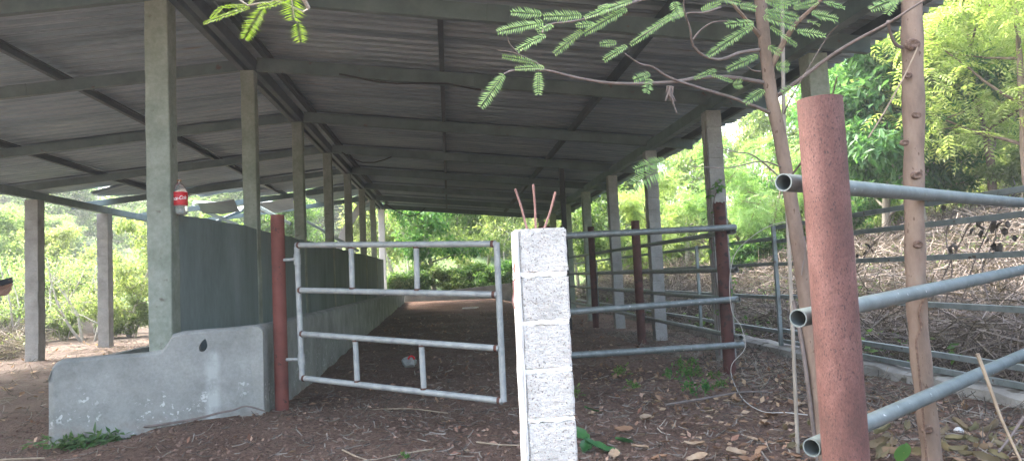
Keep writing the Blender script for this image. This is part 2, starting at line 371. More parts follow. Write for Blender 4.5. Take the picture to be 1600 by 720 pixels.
column(c0x, 6.985, .21, .45, 4.02, m_column)
for n in range(1, 7):
    column(XR, YN[n], .165, 0, 3.9, m_column)
column(P(598, 400, 27.3).x, 27.3, .22, .2, 3.98, m_white)
for n in range(0, 8):
    column(XE if n else P(1271, 100, YN[0]).x, YN[n], .2, gzf(XE, YN[n]) - .2, 3.25, m_blockcol if n in (1, 2, 3) else m_column, courses=n in (1, 2, 3))
for n in (3, 4, 5, 6):
    column(XL - .02, YN[n], .25, -.25, 3.16, m_blockcol, courses=True)
YF, YB = 4.15, 27.9  # front roof edge lies out of view, brought forward to shade the near post
def chan(w, h, t=.008, lip=.02):   # C profile, open to +x
    return [(-w/2, -h/2), (w/2, -h/2), (w/2, -h/2 + lip), (w/2 - t, -h/2 + lip), (w/2 - t, -h/2 + t), (-w/2 + t, -h/2 + t), (-w/2 + t, h/2 - t), (w/2 - t, h/2 - t), (w/2 - t, h/2 - lip), (w/2, h/2 - lip), (w/2, h/2), (-w/2, h/2)]
# ridge beam (two channels back to back) on the middle columns
mb = MB(); mb.beam((XR - .065, YF, 3.975), (XR - .065, YB, 3.975), .075, .15); mb.beam((XR + .065, YF, 3.978), (XR + .065, YB, 3.978), .075, .144)
mb.beam((XR, YF, 4.05), (XR, YB, 4.05), .05, .06)
obj('ridge_beam', mb, m_darkbeam, shed)
for x, y1, zb in ((XE, YB, 3.325), (XL, 25.5, 3.235)):
    mb = MB(); mb.beam((x, YF, zb), (x, y1, zb), .11, .15); obj('eave_beam', mb, m_beam, shed)
for n in range(8):
    for s in (-1, 1):
        if s < 0 and n == 7: continue
        xe = (XE + .75) if s > 0 else (XL - .75)
        up = Vector((0, 0, 1)); y = YN[n] - .02
        x0 = XR + s * .11
        mb = MB(); h = .165 if s > 0 else .14
        p0 = (x0, y, zr(x0) + h / 2 + .012); p1 = (xe, y, zr(xe) + h / 2 + .012)
        mb.beam(p0, p1, .07, h, bev=.005)
        xm = XR + s * (2.6 + .4 * rnd.random()); mb.beam((xm, y - .002, zr(xm) + h / 2 + .012), (xm + s * .22, y - .002, zr(xm + s * .22) + h / 2 + .012), .082, h + .006, bev=.004)   # splice plate
        obj('rafter', mb, m_beam, shed)
        mb = MB(); mb.beam((XE if s > 0 else XL, y + .06, 3.36), (XE if s > 0 else XL, y + .06, 3.52), .01, .01)
PX = {-1: (.2, 2.3, 4.63, 6.6), 1: (.2, 2.4, 4.59, 6.65)}
for s in (-1, 1):
    for d in PX[s]:
        x = XR + s * d; y1 = YB if s > 0 else (27.0 if d < 1 else (23.5 if d < 4 else 20.6 if d < 6 else 18.6))
        z = zr(x) + .197 + .055
        mb = MB(); mb.prof((x, YF, z), (x, y1, z), chan(.06, .108)); obj('purlin', mb, m_darkbeam, shed)
def zs(x): return zr(x) + .197 + .112           # underside of sheets
def sheet_strip(mb, y0, y1, xa, xb, dz, lumps=0.0):
    pit = .21; prof = []; y = y0
    base = [(0, 0), (.02, .055), (.095, .055), (.115, 0), (.15, .0), (.158, .014), (.172, .014), (.18, 0)]
    while y < y1 - 1e-6:
        for a, b in base:
            if y + a < y1: prof.append((y + a, b))
        y += pit
    prof.append((y1, 0)); n = len(prof); xs = np.linspace(xa, xb, 9); vs = []
    for i, x in enumerate(xs):
        for (yy, b) in prof: vs.append((x, yy, zs(x) + b + dz - lumps * (i / 8.) ** 2 * (.3 + vnoise(yy * 1.3, x, 2))))
    fs = [(i * n + k, i * n + k + 1, (i + 1) * n + k + 1, (i + 1) * n + k) for i in range(8) for k in range(n - 1)]
    mb.add(vs, fs, False)
W = 1.5
mb = MB(); y = YF - .25; k = 0
while y < YB + .3:
    sheet_strip(mb, y - .05, y + W, XR + .05, 4.65 + (rnd.random() - .5) * .03, .003 + .03 * (k % 2)); y += W; k += 1
obj('roof_slope', mb, m_roof, shed)
mb = MB(); y = YF - .25; k = 0
ends = []
while y < YB + .3:
    xe = -9.3 if y < 16.0 else (-8.0 if y < 17.6 else -6.6 if y < 19 else -5.4 if y < 21 else -4.2 if y < 24 else -3.2)
    sheet_strip(mb, y - .05, y + W, XR - .05, xe + (rnd.random() - .5) *   .05, .003 + .03 * (k % 2), .22 if y > 16 else 0); y += W; k += 1
obj('roof_slope', mb, m_roof, shed)
mb = MB(); mb.prof((XR, YF - .25, zs(XR) + .05), (XR, YB + .3, zs(XR) + .05), [(-.25, -.03), (0, 0), (.25, -.03), (.25, -.027), (0, .004), (-.25, -.027)]); obj('ridge_cap', mb, m_roof, shed)
# torn, hanging sheets of the collapsed rear left corner
def bent(pts, w, name='bent_sheet', mat=m_whitesheet):
    vs = []; n = len(pts)
    for j in range(9):
        for i, p in enumerate(pts):
            vs.append(Vector(p) + Vector(w) * (j / 8.) + Vector((0, 0, .02 if j % 2 else 0)) + Vector((0, 0, .12 * math.sin(j * .8 + i))))
    fs = [(j * n + i, j * n + i + 1, (j + 1) * n + i + 1, (j + 1) * n + i) for j in range(8) for i in range(n - 1)]
    mb = MB(); mb.add(vs, fs, True)
    top = len(mb.v); mb.v += [tuple(Vector(v) + Vector((.004, .004, .004))) for v in mb.v[:top]]
    for f in list(mb.f): mb.f.append(tuple(i + top for i in f)[::-1]); mb.sm.append(True)
    obj(name, mb, mat, shed)
bent([P(560, 322, 24), P(545, 345, 24), P(530, 372, 24.1), P(524, 396, 24.2)], P(566, 335, 24) - P(546, 350, 24))
bent([P(300, 318, 20.5), P(335, 322, 20.2), P(365, 318, 20)], (.1, .9, -.12), mat=m_roof)
bent([P(395, 318, 22.5), P(425, 320, 22.3), P(455, 314, 22)], (.1, 1.0, -.12), mat=m_roof)
for a, b in (((300, 322, 21.5), (372, 352, 20.4)), ((395, 318, 22.5), (455, 350, 21.5)), ((480, 346, 22.5), (560, 392, 22)), ((330, 350, 21.5), (385, 326, 22.5))):
    mb = MB(); mb.beam(P(*a), P(*b), .06, .08); obj('loose_purlin', mb, m_beam, shed)
# steel prop under the rafter
px_ = P(878, 300, YN[3])
mb = MB(); mb.box((px_.x, YN[3] - .08, (zr(px_.x) - .0) / 2), (.1, .1, zr(px_.x) - .002), None, .006); obj('steel_prop', mb, m_black, shed)

# cables slung under the roof
def cable(pts, r, label):
    mb = MB(); mb.tube(pts, r, 6); o = obj('power_cable', mb, m_cable, None, pts[0]); tag(o, label, 'cable', 'cables slung under the roof'); return o
cable([P(x, y, YN[1] - .09) for x, y in ((530, 116), (555, 121), (590, 128), (620, 131), (660, 130), (700, 131), (730, 137), (752, 141))], .012, 'black cable sagging across the first clear rafter right of the ridge')
cable([P(x, y, YN[3] - .09) for x, y in ((534, 238), (548, 247), (566, 254), (585, 254), (600, 250), (612, 245))], .012, 'short black cable drooping from the ridge beside the third middle column')
cable([P(x, y, YN[7] - .2) for x, y in ((588, 322), (604, 320), (620, 330), (640, 338), (655, 334), (664, 325))], .02, 'black cable looping at the far end of the ridge by the white post')

# ------------------------------------------------------------------ feed trough
FL = Vector((P(75, 690, 6.62).x, 6.62)); FR = Vector((-1.735, 7.02))
tr = thing('feed_trough', (-2.6, 6.9, 0), 'long grey concrete feed trough with a rounded low front wall, running under the ridge', 'feed trough')
ud = (FR - FL).normalized(); L_ = (FR - FL).length; nd = Vector((-ud.y, ud.x))   # nd points back
def zat(px, py):   # height on the front face
    d = ray(px, py); o = Vector((0, 0)); 
    den = d.x * nd.x + d.y * nd.y; t = (FL.x * nd.x + FL.y * nd.y) / den
    p = Vector((d.x * t, d.y * t)); return ((p - FL).dot(ud), CAMZ + d.z * t)
top = [zat(*p) for p in ((76, 590), (78, 578), (84, 568), (95, 562), (120, 560), (160, 556), (200, 554), (224, 552), (252, 547), (262, 536), (268, 523), (285, 518), (320, 515), (360, 512), (400, 508), (412, 508), (417, 512))]
top = [(max(0.0, u), z) for u, z in top]; top[0] = (0, top[0][1]); top[-1] = (L_, top[-1][1])
us = [u for u, _ in top]; zt = [z for _, z in top]
mb = MB(); cols = np.linspace(0, L_, 60); rows = 14; vs = []
def ztop(u): return float(np.interp(u, us, zt))
front = []; 
for u in cols:
    T = ztop(u)
    line = []
    for r in range(rows + 1):
        z = -.25 + (T - .03 + .25) * r / rows
        flare = .03 * max(0, 1 - (z + .1) / .2) if z < .1 else 0
        b = float(vnoise(u * 3, z * 3, 31)) * .018 - flare - (.03 * (1 - u / .05) if u < .05 else 0) * -1
        line.append((u, b, z))
    for a in (20, 50, 80): line.append((u, .045 * (1 - math.cos(R(a))) + float(vnoise(u * 3, T * 3, 31)) * .018, T - .045 + .045 * math.sin(R(a))))
    line.append((u, .09, T + .004)); line.append((u, .13, T - .005)); line.append((u, .155, T - .04)); line.append((u, .16, -.25))
    front.append(line)
m_ = len(front[0])
for line in front:
    for u, b, z in line:
        q = FL + ud * u + nd * b; vs.append((q.x, q.y, z))
fs = [(i * m_ + k, (i + 1) * m_ + k, (i + 1) * m_ + k + 1, i * m_ + k + 1) for i in range(len(cols) - 1) for k in range(m_ - 1)]
fs += [tuple(range(m_))[::-1], tuple((len(cols) - 1) * m_ + k for k in range(m_))]
fs += [(i * m_, i * m_ + m_ - 1, (i + 1) * m_ + m_ - 1, (i + 1) * m_) for i in range(len(cols) - 1)]
mb.add(vs, fs, True)
fw = obj('front_wall', mb, m_trough, tr)
# drain hole broken through the front wall
hu, hz = zat(318, 540); hq = FL + ud * hu + nd * .05; print('HOLE', hq, hz)
cb = MB(); bm = bmesh.new(); bmesh.ops.create_icosphere(bm, subdivisions=2, radius=1)
for v in bm.verts: v.co *= 1 + (rnd.random() - .5) * .35
rot = Matrix(((ud.x, nd.x, 0), (ud.y, nd.y, 0), (0, 0, 1))).to_4x4()
cb.bm(bm, Matrix.Translation((hq.x, hq.y, hz)) @ rot @ Matrix.Rotation(R(18), 4, 'Y') @ Matrix.Diagonal((.034, .4, .058, 1)))
cut = obj('cutter', cb, m_trough, tr)
md = fw.modifiers.new('b', 'BOOLEAN'); md.operation = 'DIFFERENCE'; md.object = cut; md.solver = 'EXACT'
dg = bpy.context.evaluated_depsgraph_get(); dg.update()
nm = bpy.data.meshes.new_from_object(fw.evaluated_get(dg)); fw.modifiers.clear(); fw.data = nm; bpy.data.objects.remove(cut)
# side walls with rounded ledges
def side_wall(x, y0, y1, ztp, w, mat, sgn):
    mb = MB(); ys = np.linspace(y0, y1, 70); vs = []
    for y in ys:
        for i, (a, z) in enumerate([(0, -.25), (0, .2), (0, .5), (0, ztp - .05), (.012, ztp - .02), (.05, ztp), (w - .04, ztp), (w, ztp - .04), (w, .2)]):
            nn = float(vnoise(y * 2.2, z * 4 + a * 9, 41)) * .02
            vs.append((x - sgn * (a + nn), y, z + nn * .6))
    m = 9; fs = [(i * m + k, (i + 1) * m + k, (i + 1) * m + k + 1, i * m + k + 1) for i in range(69) for k in range(m - 1)]
    if sgn < 0: fs = [f[::-1] for f in fs]
    fs += [tuple(range(m)), tuple(69 * m + k for k in range(m))]
    mb.add(vs, fs, True); obj('side_wall', mb, mat, tr)
side_wall(-1.735, 7.0, 28.6, .86, .16, m_trough, 1)
side_wall(FL.x + .01, 6.68, 24.0, .63, .15, m_trough, -1)
mb = MB(); mb.box((-2.13, 18.05, .2), (.5, 21.3, .4)); mb.box((-2.98, 15.7, .13), (.7, 17.0, .3)); obj('trough_floor', mb, m_wall, tr)

# dividing wall along the ridge columns
mb = MB(); ys = np.linspace(6.96, 26.6, 80); vs = []
for i, y in enumerate(ys):
    t = (y - 6.88) / 19.7; zt_ = 1.92 + .13 * t + float(vnoise(y * 3, 0, 51)) * .03
    xo = float(np.interp(y, (6.88, 8.5), (c0x, XR)))
    for a, z in ((-.07, 0), (-.07, zt_), (.07, zt_), (.07, .9), (.07, 0)): vs.append((xo + a, y, z))
fs = [(i * 5 + k, i * 5 + k + 1, i * 5 + 5 + k + 1, i * 5 + 5 + k) for i in range(79) for k in range(4)] + [tuple(range(5))[::-1], tuple(79 * 5 + k for k in range(5))]
mb.add(vs, fs); dw = obj('dividing_wall', mb, m_wall, None, (XR, 6.9, 0))
tag(dw, 'high dark grey rendered wall running back between the middle columns above the trough', 'wall')
# low wall across the far end of the pen
mb = MB(); YW = 28.75
a, b = P(632, 462, YW), P(799, 442, YW)
pts = [(a.x - .3, a.z), (a.x + .5, a.z + .03), ((a.x + b.x) / 2, (a.z + b.z) / 2), (b.x, b.z)]
vs = []
for x, z in pts: vs += [(x, YW, -.2), (x, YW, z), (x, YW + .16, z), (x, YW + .16, 0)]
fs = [(i * 4 + k, i * 4 + 4 + k, i * 4 + 5 + k, i * 4 + 1 + k) for i in range(3) for k in range(3)] + [(0, 1, 2, 3), (15, 14, 13, 12)]
mb.add(vs, fs); o = obj('low_wall', mb, m_trough, None, (a.x, YW, 0)); tag(o, 'low grey end wall across the far end of the pen in front of the bushes', 'wall')
# right-hand kerb wall below the tube fence
mb = MB(); n = 90; ys = np.linspace(3.2, 28, n); vs = []
for y in ys:
    z0 = float(gz(4.3, y, False)); e = float(vnoise(y * 2.3, 0, 61)) * .05; g = float(vnoise(y * 7, 3, 62)) * .03
    tp = .115 + e * .6
    for a, z in ((4.32 + g, z0 - .15), (4.35 + e * .6 + g, z0 + .08), (4.36 + e, tp - .02), (4.4 + e, tp), (4.62, tp + .01), (4.66, z0 - .1)): vs.append((a, y, z))
fs = [(i * 6 + k, i * 6 + 6 + k, i * 6 + 7 + k, i * 6 + 1 + k) for i in range(n - 1) for k in range(5)] + [tuple(range(6)), tuple((n - 1) * 6 + k for k in range(6))]
mb.add(vs, fs); o = obj('low_wall', mb, m_curb, None, (4.1, 4, 0)); tag(o, 'broken low concrete footing wall at the foot of the brushy bank', 'wall')

# ------------------------------------------------------------------ posts, gate and fences
gp = P(440, 600, 7.2); gp.z = gzf(gp.x, 7.2)
mb = MB(); mb.tube([(gp.x, 7.2, -.2), (gp.x, 7.2, .6), (gp.x, 7.2, P(436, 336, 7.2).z)], .064, 24)
o = obj('gate_post', mb, m_redpost, None, (gp.x, 7.2, 0)); tag(o, 'red painted steel post at the trough corner that the pipe gate hangs from', 'post')
gate = thing('pipe_gate', P(467, 590, 7.14), 'pale galvanised pipe gate with four rails, hanging ajar from the red post', 'gate')
hT, hB = P(464, 386, 7.12), P(472, 592, 7.12); rT, rB = P(776, 381, 6.0), P(787, 627, 6.0)
rg = .027
def gpart(name, a, b, r=rg, mat=m_gate):
    mb = MB(); mb.tube([a, (Vector(a) + Vector(b)) / 2, b], r, 14); return obj(name, mb, mat, gate)
gpart('stile', hT, hB); gpart('stile', rT + (rT - rB) * .01, rB, rg * .98)
rl = []
for (l, r_) in (((463, 383), (775, 381)), ((465, 453), (777, 460)), ((468, 521), (780, 544)), ((471, 590), (785, 626))):
    a, b = P(*l, 7.12), P(*r_, 6.0); rl.append((a, b)); gpart('rail', a, b)
    for q, e in ((a, 1), (b, -1)):
        mb = MB(); bm = bmesh.new(); bmesh.ops.create_uvsphere(bm, u_segments=10, v_segments=8, radius=.031); mb.bm(bm, Matrix.Translation(q + (b - a).normalized() * .03 * e), True)
        obj('weld_bead', mb, m_rust, gate)
for i, j, ts in ((0, 1, (.305, .635)), (2, 3, (.31, .645))):
    for t in ts:
        a = rl[i][0].lerp(rl[i][1], t); b = rl[j][0].lerp(rl[j][1], t); gpart('picket', a, b, rg * .93)
        for q in (a, b):
            mb = MB(); d = (b - a).normalized() * (.028 if q is a else -.028); mb.tube([q + d * .7, q + d * 1.25], .0285, 12); obj('weld_bead', mb, m_rust, gate)
for y in (405, 561):
    q = P(464.5 if y < 500 else 471, y, 7.12)
    hg = MB(); hg.tube([q + Vector((0, 0, .05)), q - Vector((0, 0, .05))], .034, 14); h1 = obj('hinge', hg, m_gate, gate)
    hb = MB(); hb.tube([q, Vector((gp.x, 7.2, q.z))], .016, 10); obj('bracket', hb, m_gate, h1)

# pale block pillar
pl = P(850, 400, 3.15); YP = 3.04
xl = P(812, 420, YP).x; xr_ = P(887, 420, YP).x; wP = xr_ - xl; ztp = P(850, 354, YP).z
pil = thing('block_pillar', ((xl + xr_) / 2, YP + .1, gzf((xl + xr_) / 2, YP)), 'pale stacked concrete block pillar with three rusty rods sticking out of its top', 'pillar')
mb = MB(); z = ztp; k = 0
cx = (xl + xr_) / 2
while z > -.15:
    h = .198; jx = (rnd.random() - .5) * .006
    bm = bmesh.new(); bmesh.ops.create_cube(bm, size=1); bmesh.ops.scale(bm, vec=(wP, .2, h - .012), verts=bm.verts)
    bmesh.ops.bevel(bm, geom=bm.edges[:], offset=.007, segments=2, affect='EDGES'); 
    bmesh.ops.subdivide_edges(bm, edges=[e for e in bm.edges if e.calc_length() > .1], cuts=16, use_grid_fill=True)
    for v in bm.verts:
        nn = float(vnoise(v.co.x * 75 + k * 7, v.co.z * 75, 71)) * .004 + float(vnoise(v.co.x * 12, v.co.z * 12 + k, 72)) * .004
        v.co.y += nn; v.co.x += float(vnoise(v.co.y * 50 + k, v.co.z * 40, 73)) * .005
    mb.bm(bm, Matrix.Translation((cx + jx, YP + .1, z - h / 2))); z -= h; k += 1
pc = obj('block_stack', mb, m_pillar, pil)
mm = MB(); z = ztp - .198
for j in range(6):
    bm = bmesh.new(); bmesh.ops.create_cube(bm, size=1); bmesh.ops.scale(bm, vec=(wP - .006, .194, .02), verts=bm.verts)
    bmesh.ops.subdivide_edges(bm, edges=bm.edges[:], cuts=9, use_grid_fill=True)
    for v in bm.verts:
        v.co += Vector(((rnd.random() - .5) * .006, (rnd.random() - .5) * .008, (rnd.random() - .5) * .012))
    mm.bm(bm, Matrix.Translation((cx, YP + .1, z + .001))); z -= .198
obj('mortar', mm, m_mortar, pc)
# lime render on the left face, flush over the blocks
bm = bmesh.new(); bmesh.ops.create_cube(bm, size=1); bmesh.ops.scale(bm, vec=(.012, .215, ztp + .1), verts=bm.verts)
bmesh.ops.subdivide_edges(bm, edges=bm.edges[:], cuts=14, use_grid_fill=True)
for v in bm.verts: v.co += Vector(((rnd.random() - .5) * .005, (rnd.random() - .5) * .008, (rnd.random() - .5) * .008))
mm = MB(); mm.bm(bm, Matrix.Translation((xl - .005, YP + .105, (ztp - .1) / 2 - .01))); obj('lime_render', mm, m_mortar, pil)
for (a, b) in (((805, 295), (823, 356)), ((833, 288), (837, 356)), ((868, 300), (851, 356))):
    p, q = P(*a, 3.12), P(*b, 3.15); mb = MB(); mb.tube([q - (p - q) * .2, q, q.lerp(p, .5) + Vector((.003, 0, 0)), p], .005, 8)
    obj('rebar', mb, surf('pink_rust', [(.2, .11, .095), (.3, .18, .16)], 30, .9, 0, .4, 150, .002) if 'pink_rust' not in bpy.data.materials else bpy.data.materials['pink_rust'], pil)
wr = MB(); wr.tube([P(x, y, 3.1) for x, y in ((806, 405), (803, 420), (807, 432), (802, 440), (803, 455), (801, 470), (804, 482))], .004, 6); obj('wire_tie', wr, bpy.data.materials['pink_rust'], pil)

# front pipe fence between pillar and shed corner
ff = thing('pipe_fence', (P(1142, 560, 8.1).x, 8.1, gzf(3, 8.1)), 'three rail galvanised pipe fence ending at a dark red post, front side of the pen', 'fence', None)
pA = P(1132, 450, 8.1)
mb = MB(); zt_ = P(1125, 316, 8.1).z
bm = bmesh.new(); bmesh.ops.create_cone(bm, cap_ends=False, segments=24, radius1=.07, radius2=.068, depth=zt_ + .2)
bmesh.ops.subdivide_edges(bm, edges=[e for e in bm.edges if abs(e.verts[0].co.z - e.verts[1].co.z) > .5], cuts=10)
for v in bm.verts:
    if v.co.z > zt_ / 2: v.co.z += (rnd.random() - .7) * .05
mb.bm(bm, Matrix.Translation((pA.x, 8.1, zt_ / 2 - .1)), True); obj('post', mb, m_darkred, ff)
lx = P(855, 450, 7.68).x
mb = MB(); mb.tube([(lx, 7.68, -.2), (lx, 7.68, 1.72)], .062, 18); obj('post', mb, m_darkred, ff)
for (l, r_) in (((890, 368), (1149, 355)), ((890, 487), (1152, 467)), ((890, 555), (1161, 538))):
    b = P(*r_, 8.02); a = P(*l, 7.6); a = a + (a - b) * .16; a.y -= .0
    mb = MB(); mb.pipe(a, b, .035); obj('rail', mb, m_galv, ff)
# side fence along the shed
XF = pA.x; sf = thing('pipe_fence', (XF, 11.88, gzf(XF, 11.88)), 'long pipe fence on dark red posts running back beside the right row of columns', 'fence', None)
sy = [8.1 + 3.78 * i for i in range(1, 6)]
for i, y in enumerate(sy):
    tpx = (1, 995, 345) if i == 0 else None
    h = {0: P(990, 345, y).z, 1: P(926, 354, y).z, 2: P(884, 352, y).z}.get(i, 1.9)
    mb = MB(); mb.tube([(XF, y, gzf(XF, y) - .2), (XF, y, h)], .07, 18); obj('post', mb, m_darkred, sf)
for z, r in ((1.6, .03), (1.17, .03), (.84, .03), (.42, .03)):
    mb = MB(); y0 = 7.97; mb.pipe((XF + .1, y0, z), (XF + .1, sy[-1] + .2, z + .1), r); obj('rail', mb, m_galv, sf)
# near fence with the thick rusty post
YN0 = 2.8; pb = P(1300, 420, YN0)
nf = thing('pipe_fence', (pb.x, YN0, gzf(pb.x, YN0)), 'grey pipe fence on a thick rusty red post nearest to the viewer', 'fence', None)
mb = MB(); zt_ = P(1277, 151, YN0 - .05).z
mb.pipe((pb.x, YN0, -.25), (pb.x, YN0, zt_), .0865, .006, 48); obj('post', mb, m_rustpost, nf)
dirn = Vector((.79, .62, 0)).normalized()
for l, (xr2, yr2) in (((1224, 285), (1600, 317)), ((1247, 497), (1600, 421)), ((1268, 699), (1600, 553))):
    st = P(*l, YN0 + .06); t = 0.5           # the rails run tangent to the back of the post
    while t < 5:
        q = st + dirn * t; cq = M3.transposed() @ (q - Vector((0, 0, CAMZ)))
        if 800 + F * cq.x / -cq.z >= xr2: break
        t += .02
    zr2 = P(xr2, yr2, (st + dirn * t).y).z
    en = st + dirn * 5.7; en.z = st.z + (zr2 - st.z) * 5.7 / t
    mb = MB(); mb.pipe(st, en, .0365, .005, 28); obj('rail', mb, m_nearpipe, nf)
e = Vector((pb.x, YN0, 0)) + dirn * 5.3 + Vector((0, .02, 0))
mb = MB(); mb.tube([(e.x, e.y, gzf(e.x, e.y) - .3), (e.x, e.y, gzf(e.x, e.y) + 1.6)], .08, 18); obj('post', mb, m_rustpost, nf)
# square tube fence panels on the footing wall
XT = 4.5
def panel(y0, y1, label, frame, zz):
    t = thing('tube_fence', (XT, y0, gzf(4.2, y0)), label, 'fence', 'square tube fence panels below the bank')
    for z in zz:
        mb = MB(); mb.beam((XT, y0, z - .012), (XT, y1, z + .012), .05, .05); obj('rail', mb, m_tube, t)
    for y in frame:
        mb = MB(); mb.box((XT - .053, y, (zz[0] + .13) / 2), (.05, .05, zz[0] - .13 + .05), None, .004); obj('upright', mb, m_tube, t)
    return t
panel(3.0, 9.75, 'grey square tube fence panel with its end frame beside the sapling', (3.3, 9.72), (1.71, 1.515, 1.205, .765, .305, .16))
panel(9.85, 26.0, 'long grey square tube fence panel behind the right columns', (12.9, 15.9, 18.9, 22), (1.585, 1.235, .768, .303))

# white cord hanging from the fence post
cp = [P(1240, 345, 7.86), P(1205, 352, 7.86), P(1172, 372, 7.86), P(1148, 398, 7.86), P(1140, 440, 7.86), P(1144, 487, 7.86), P(1158, 510, 7.86), P(1164, 543, 7.8), P(1144, 568, 7.8), P(1144, 590, 7.75)]
cp_n = len(cp); cp += [G(1160, 619, .03), G(1191, 642, .03), G(1230, 647, .03), G(1262, 650, .03)]
for q_ in cp[cp_n:]: q_.z = gzf(q_.x, q_.y) + .03
def smooth_pts(ps, n=5):
    ps = [Vector(p) for p in ps]; out = []
    for i in range(len(ps) - 1):
        p0, p1, p2, p3 = ps[max(i - 1, 0)], ps[i], ps[i + 1], ps[min(i + 2, len(ps) - 1)]
        for k in range(n):
            t = k / n; out.append(.5 * ((2 * p1) + (p2 - p0) * t + (2 * p0 - 5 * p1 + 4 * p2 - p3) * t * t + (3 * p1 - p0 - 3 * p2 + p3) * t ** 3))
    return out + [ps[-1]]
mb = MB(); mb.tube(smooth_pts(cp), .004, 6); o = obj('cord', mb, m_cord, None, cp[8]); tag(o, 'thin white cord looping down the dark red fence post to the ground', 'cord')

# ------------------------------------------------------------------ bottle on the wall
bp_ = P(281, 336, 7.02); bz = 1.915
bot = thing('soda_bottle', (bp_.x, 7.02, bz), 'big clear soda bottle with red label standing on the dividing wall', 'bottle')
H = P(279, 281, 7.02).z - bz; r = .069
pr = [(r * .75, 0), (r * .95, .012), (r, .03), (r * .97, H * .3), (r, H * .36), (r, H * .62), (r * .97, H * .66), (r * .8, H * .76), (r * .5, H * .86), (r * .24, H * .92), (r * .22, H * .95)]
mb = MB(); mb.lathe((bp_.x, 7.02, bz), pr, 24); obj('bottle_body', mb, m_pet, bot)
mb = MB(); mb.lathe((bp_.x, 7.02, bz), [(r * .27, H * .94), (r * .27, H * 1.0), (r * .2, H * 1.005)], 16); obj('cap', mb, plain('cap_brown', (.25, .12, .06), .5), bot)
mb = MB(); mb.lathe((bp_.x, 7.02, bz), [(r * 1.012, H * .27), (r * 1.03, H * .28), (r * 1.03, H * .635), (r * 1.012, H * .64)], 28); lb = obj('bottle_label', mb, m_red, bot)
tc = bpy.data.curves.new('lettering', 'FONT'); tc.body = 'Coca-Cola'; tc.size = .052; tc.shear = .35; tc.extrude = 0; tc.align_x = 'CENTER'; tc.align_y = 'CENTER'; tc.offset = .0009
to = bpy.data.objects.new('tmp', tc); COL.objects.link(to); dg = bpy.context.evaluated_depsgraph_get(); dg.update()
tm = bpy.data.meshes.new_from_object(to.evaluated_get(dg)); bpy.data.objects.remove(to)
bm = bmesh.new(); bm.from_mesh(tm)
xs_ = [v.co.x for v in bm.verts]; wd = max(xs_) - min(xs_)
for v in bm.verts:
    ang = R(-84) + v.co.x / wd * R(125); rr = r * 1.045
    v.co = Vector((rr * math.cos(ang), rr * math.sin(ang), H * .46 + v.co.y * .95 + v.co.x * .08))
bm.to_mesh(tm); bm.free(); tm.materials.clear(); tm.materials.append(m_lettering); link('lettering', tm, lb)

# ------------------------------------------------------------------ foliage tools
def rand_dirs(n, g, flat=0.0):
    d = g.normal(size=(n, 3)); d[:, 2] *= (1 - flat); return d / np.linalg.norm(d, axis=1, keepdims=True)
def leaf_quads(C, D, Nn, ln, wd, fold=.25):
    """diamond leaves: base C, axis D, normal Nn"""
    S = np.cross(D, Nn); S /= np.linalg.norm(S, axis=1, keepdims=True) + 1e-9
    Nn = np.cross(S, D)
    ln = ln[:, None]; wd = wd[:, None]
    mid = C + D * ln * .45 - Nn * wd * fold
    V = np.stack([C, mid + S * wd * .5 + Nn * wd * fold, C + D * ln - Nn * ln * .12, mid - S * wd * .5 + Nn * wd * fold], 1).reshape(-1, 3)
    Q = np.arange(len(V)).reshape(-1, 4); return V, Q
def leaf_cloud(centers, radii, per, g, ln, wd, droop=.4):
    centers = np.asarray(centers); radii = np.asarray(radii)
    k = np.repeat(np.arange(len(centers)), per)
    off = rand_dirs(len(k), g) * (g.random((len(k), 1)) ** .45) * radii[k][:, None] * np.array([1, 1, .75])
    C = centers[k] + off
    D = rand_dirs(len(k), g) * .9 + off / (radii[k][:, None] + 1e-6) * .6; D[:, 2] -= droop; D /= np.linalg.norm(D, axis=1, keepdims=True)
    Nn = rand_dirs(len(k), g) * .6 + np.array([0, 0, 1.0]); 
    s = .6 + g.random(len(k)) * .8
    return leaf_quads(C, D, Nn, ln * s, wd * s)
def frond_cloud(centers, radii, per, g, ln, pairs=7, wd=.016, pl=.07, droop=.35):
    """feathery fronds: a row of narrow leaflets either side of a drooping axis"""
    centers = np.asarray(centers); radii = np.asarray(radii)
    k = np.repeat(np.arange(len(centers)), per); n = len(k)
    D = rand_dirs(n, g, .3); D[:, 2] -= droop * .4; D /= np.linalg.norm(D, axis=1, keepdims=True)
    off = rand_dirs(n, g) * (g.random((n, 1)) ** .5) * radii[k][:, None]
    C = centers[k] + off; Nn = rand_dirs(n, g) * .5 + np.array([0, 0, 1.0])
    S = np.cross(D, Nn); S /= np.linalg.norm(S, axis=1, keepdims=True); Nn = np.cross(S, D)
    L = ln * (.7 + g.random(n) * .6); Vs = []; 
    for i in range(pairs):
        t = (i + .6) / pairs
        base = C + D * (L * t)[:, None] - Nn * (L * t * t * droop)[:, None]
        for sg in (-1, 1):
            ax = S * sg * .85 + D * .5 - Nn * (droop * t); ax /= np.linalg.norm(ax, axis=1, keepdims=True)
            l2 = pl * (1.1 - .6 * abs(t - .45)) * np.ones(n)
            V, _ = leaf_quads(base, ax, Nn, l2, wd * np.ones(n), .1); Vs.append(V)
    V = np.concatenate(Vs); return V, np.arange(len(V)).reshape(-1, 4)
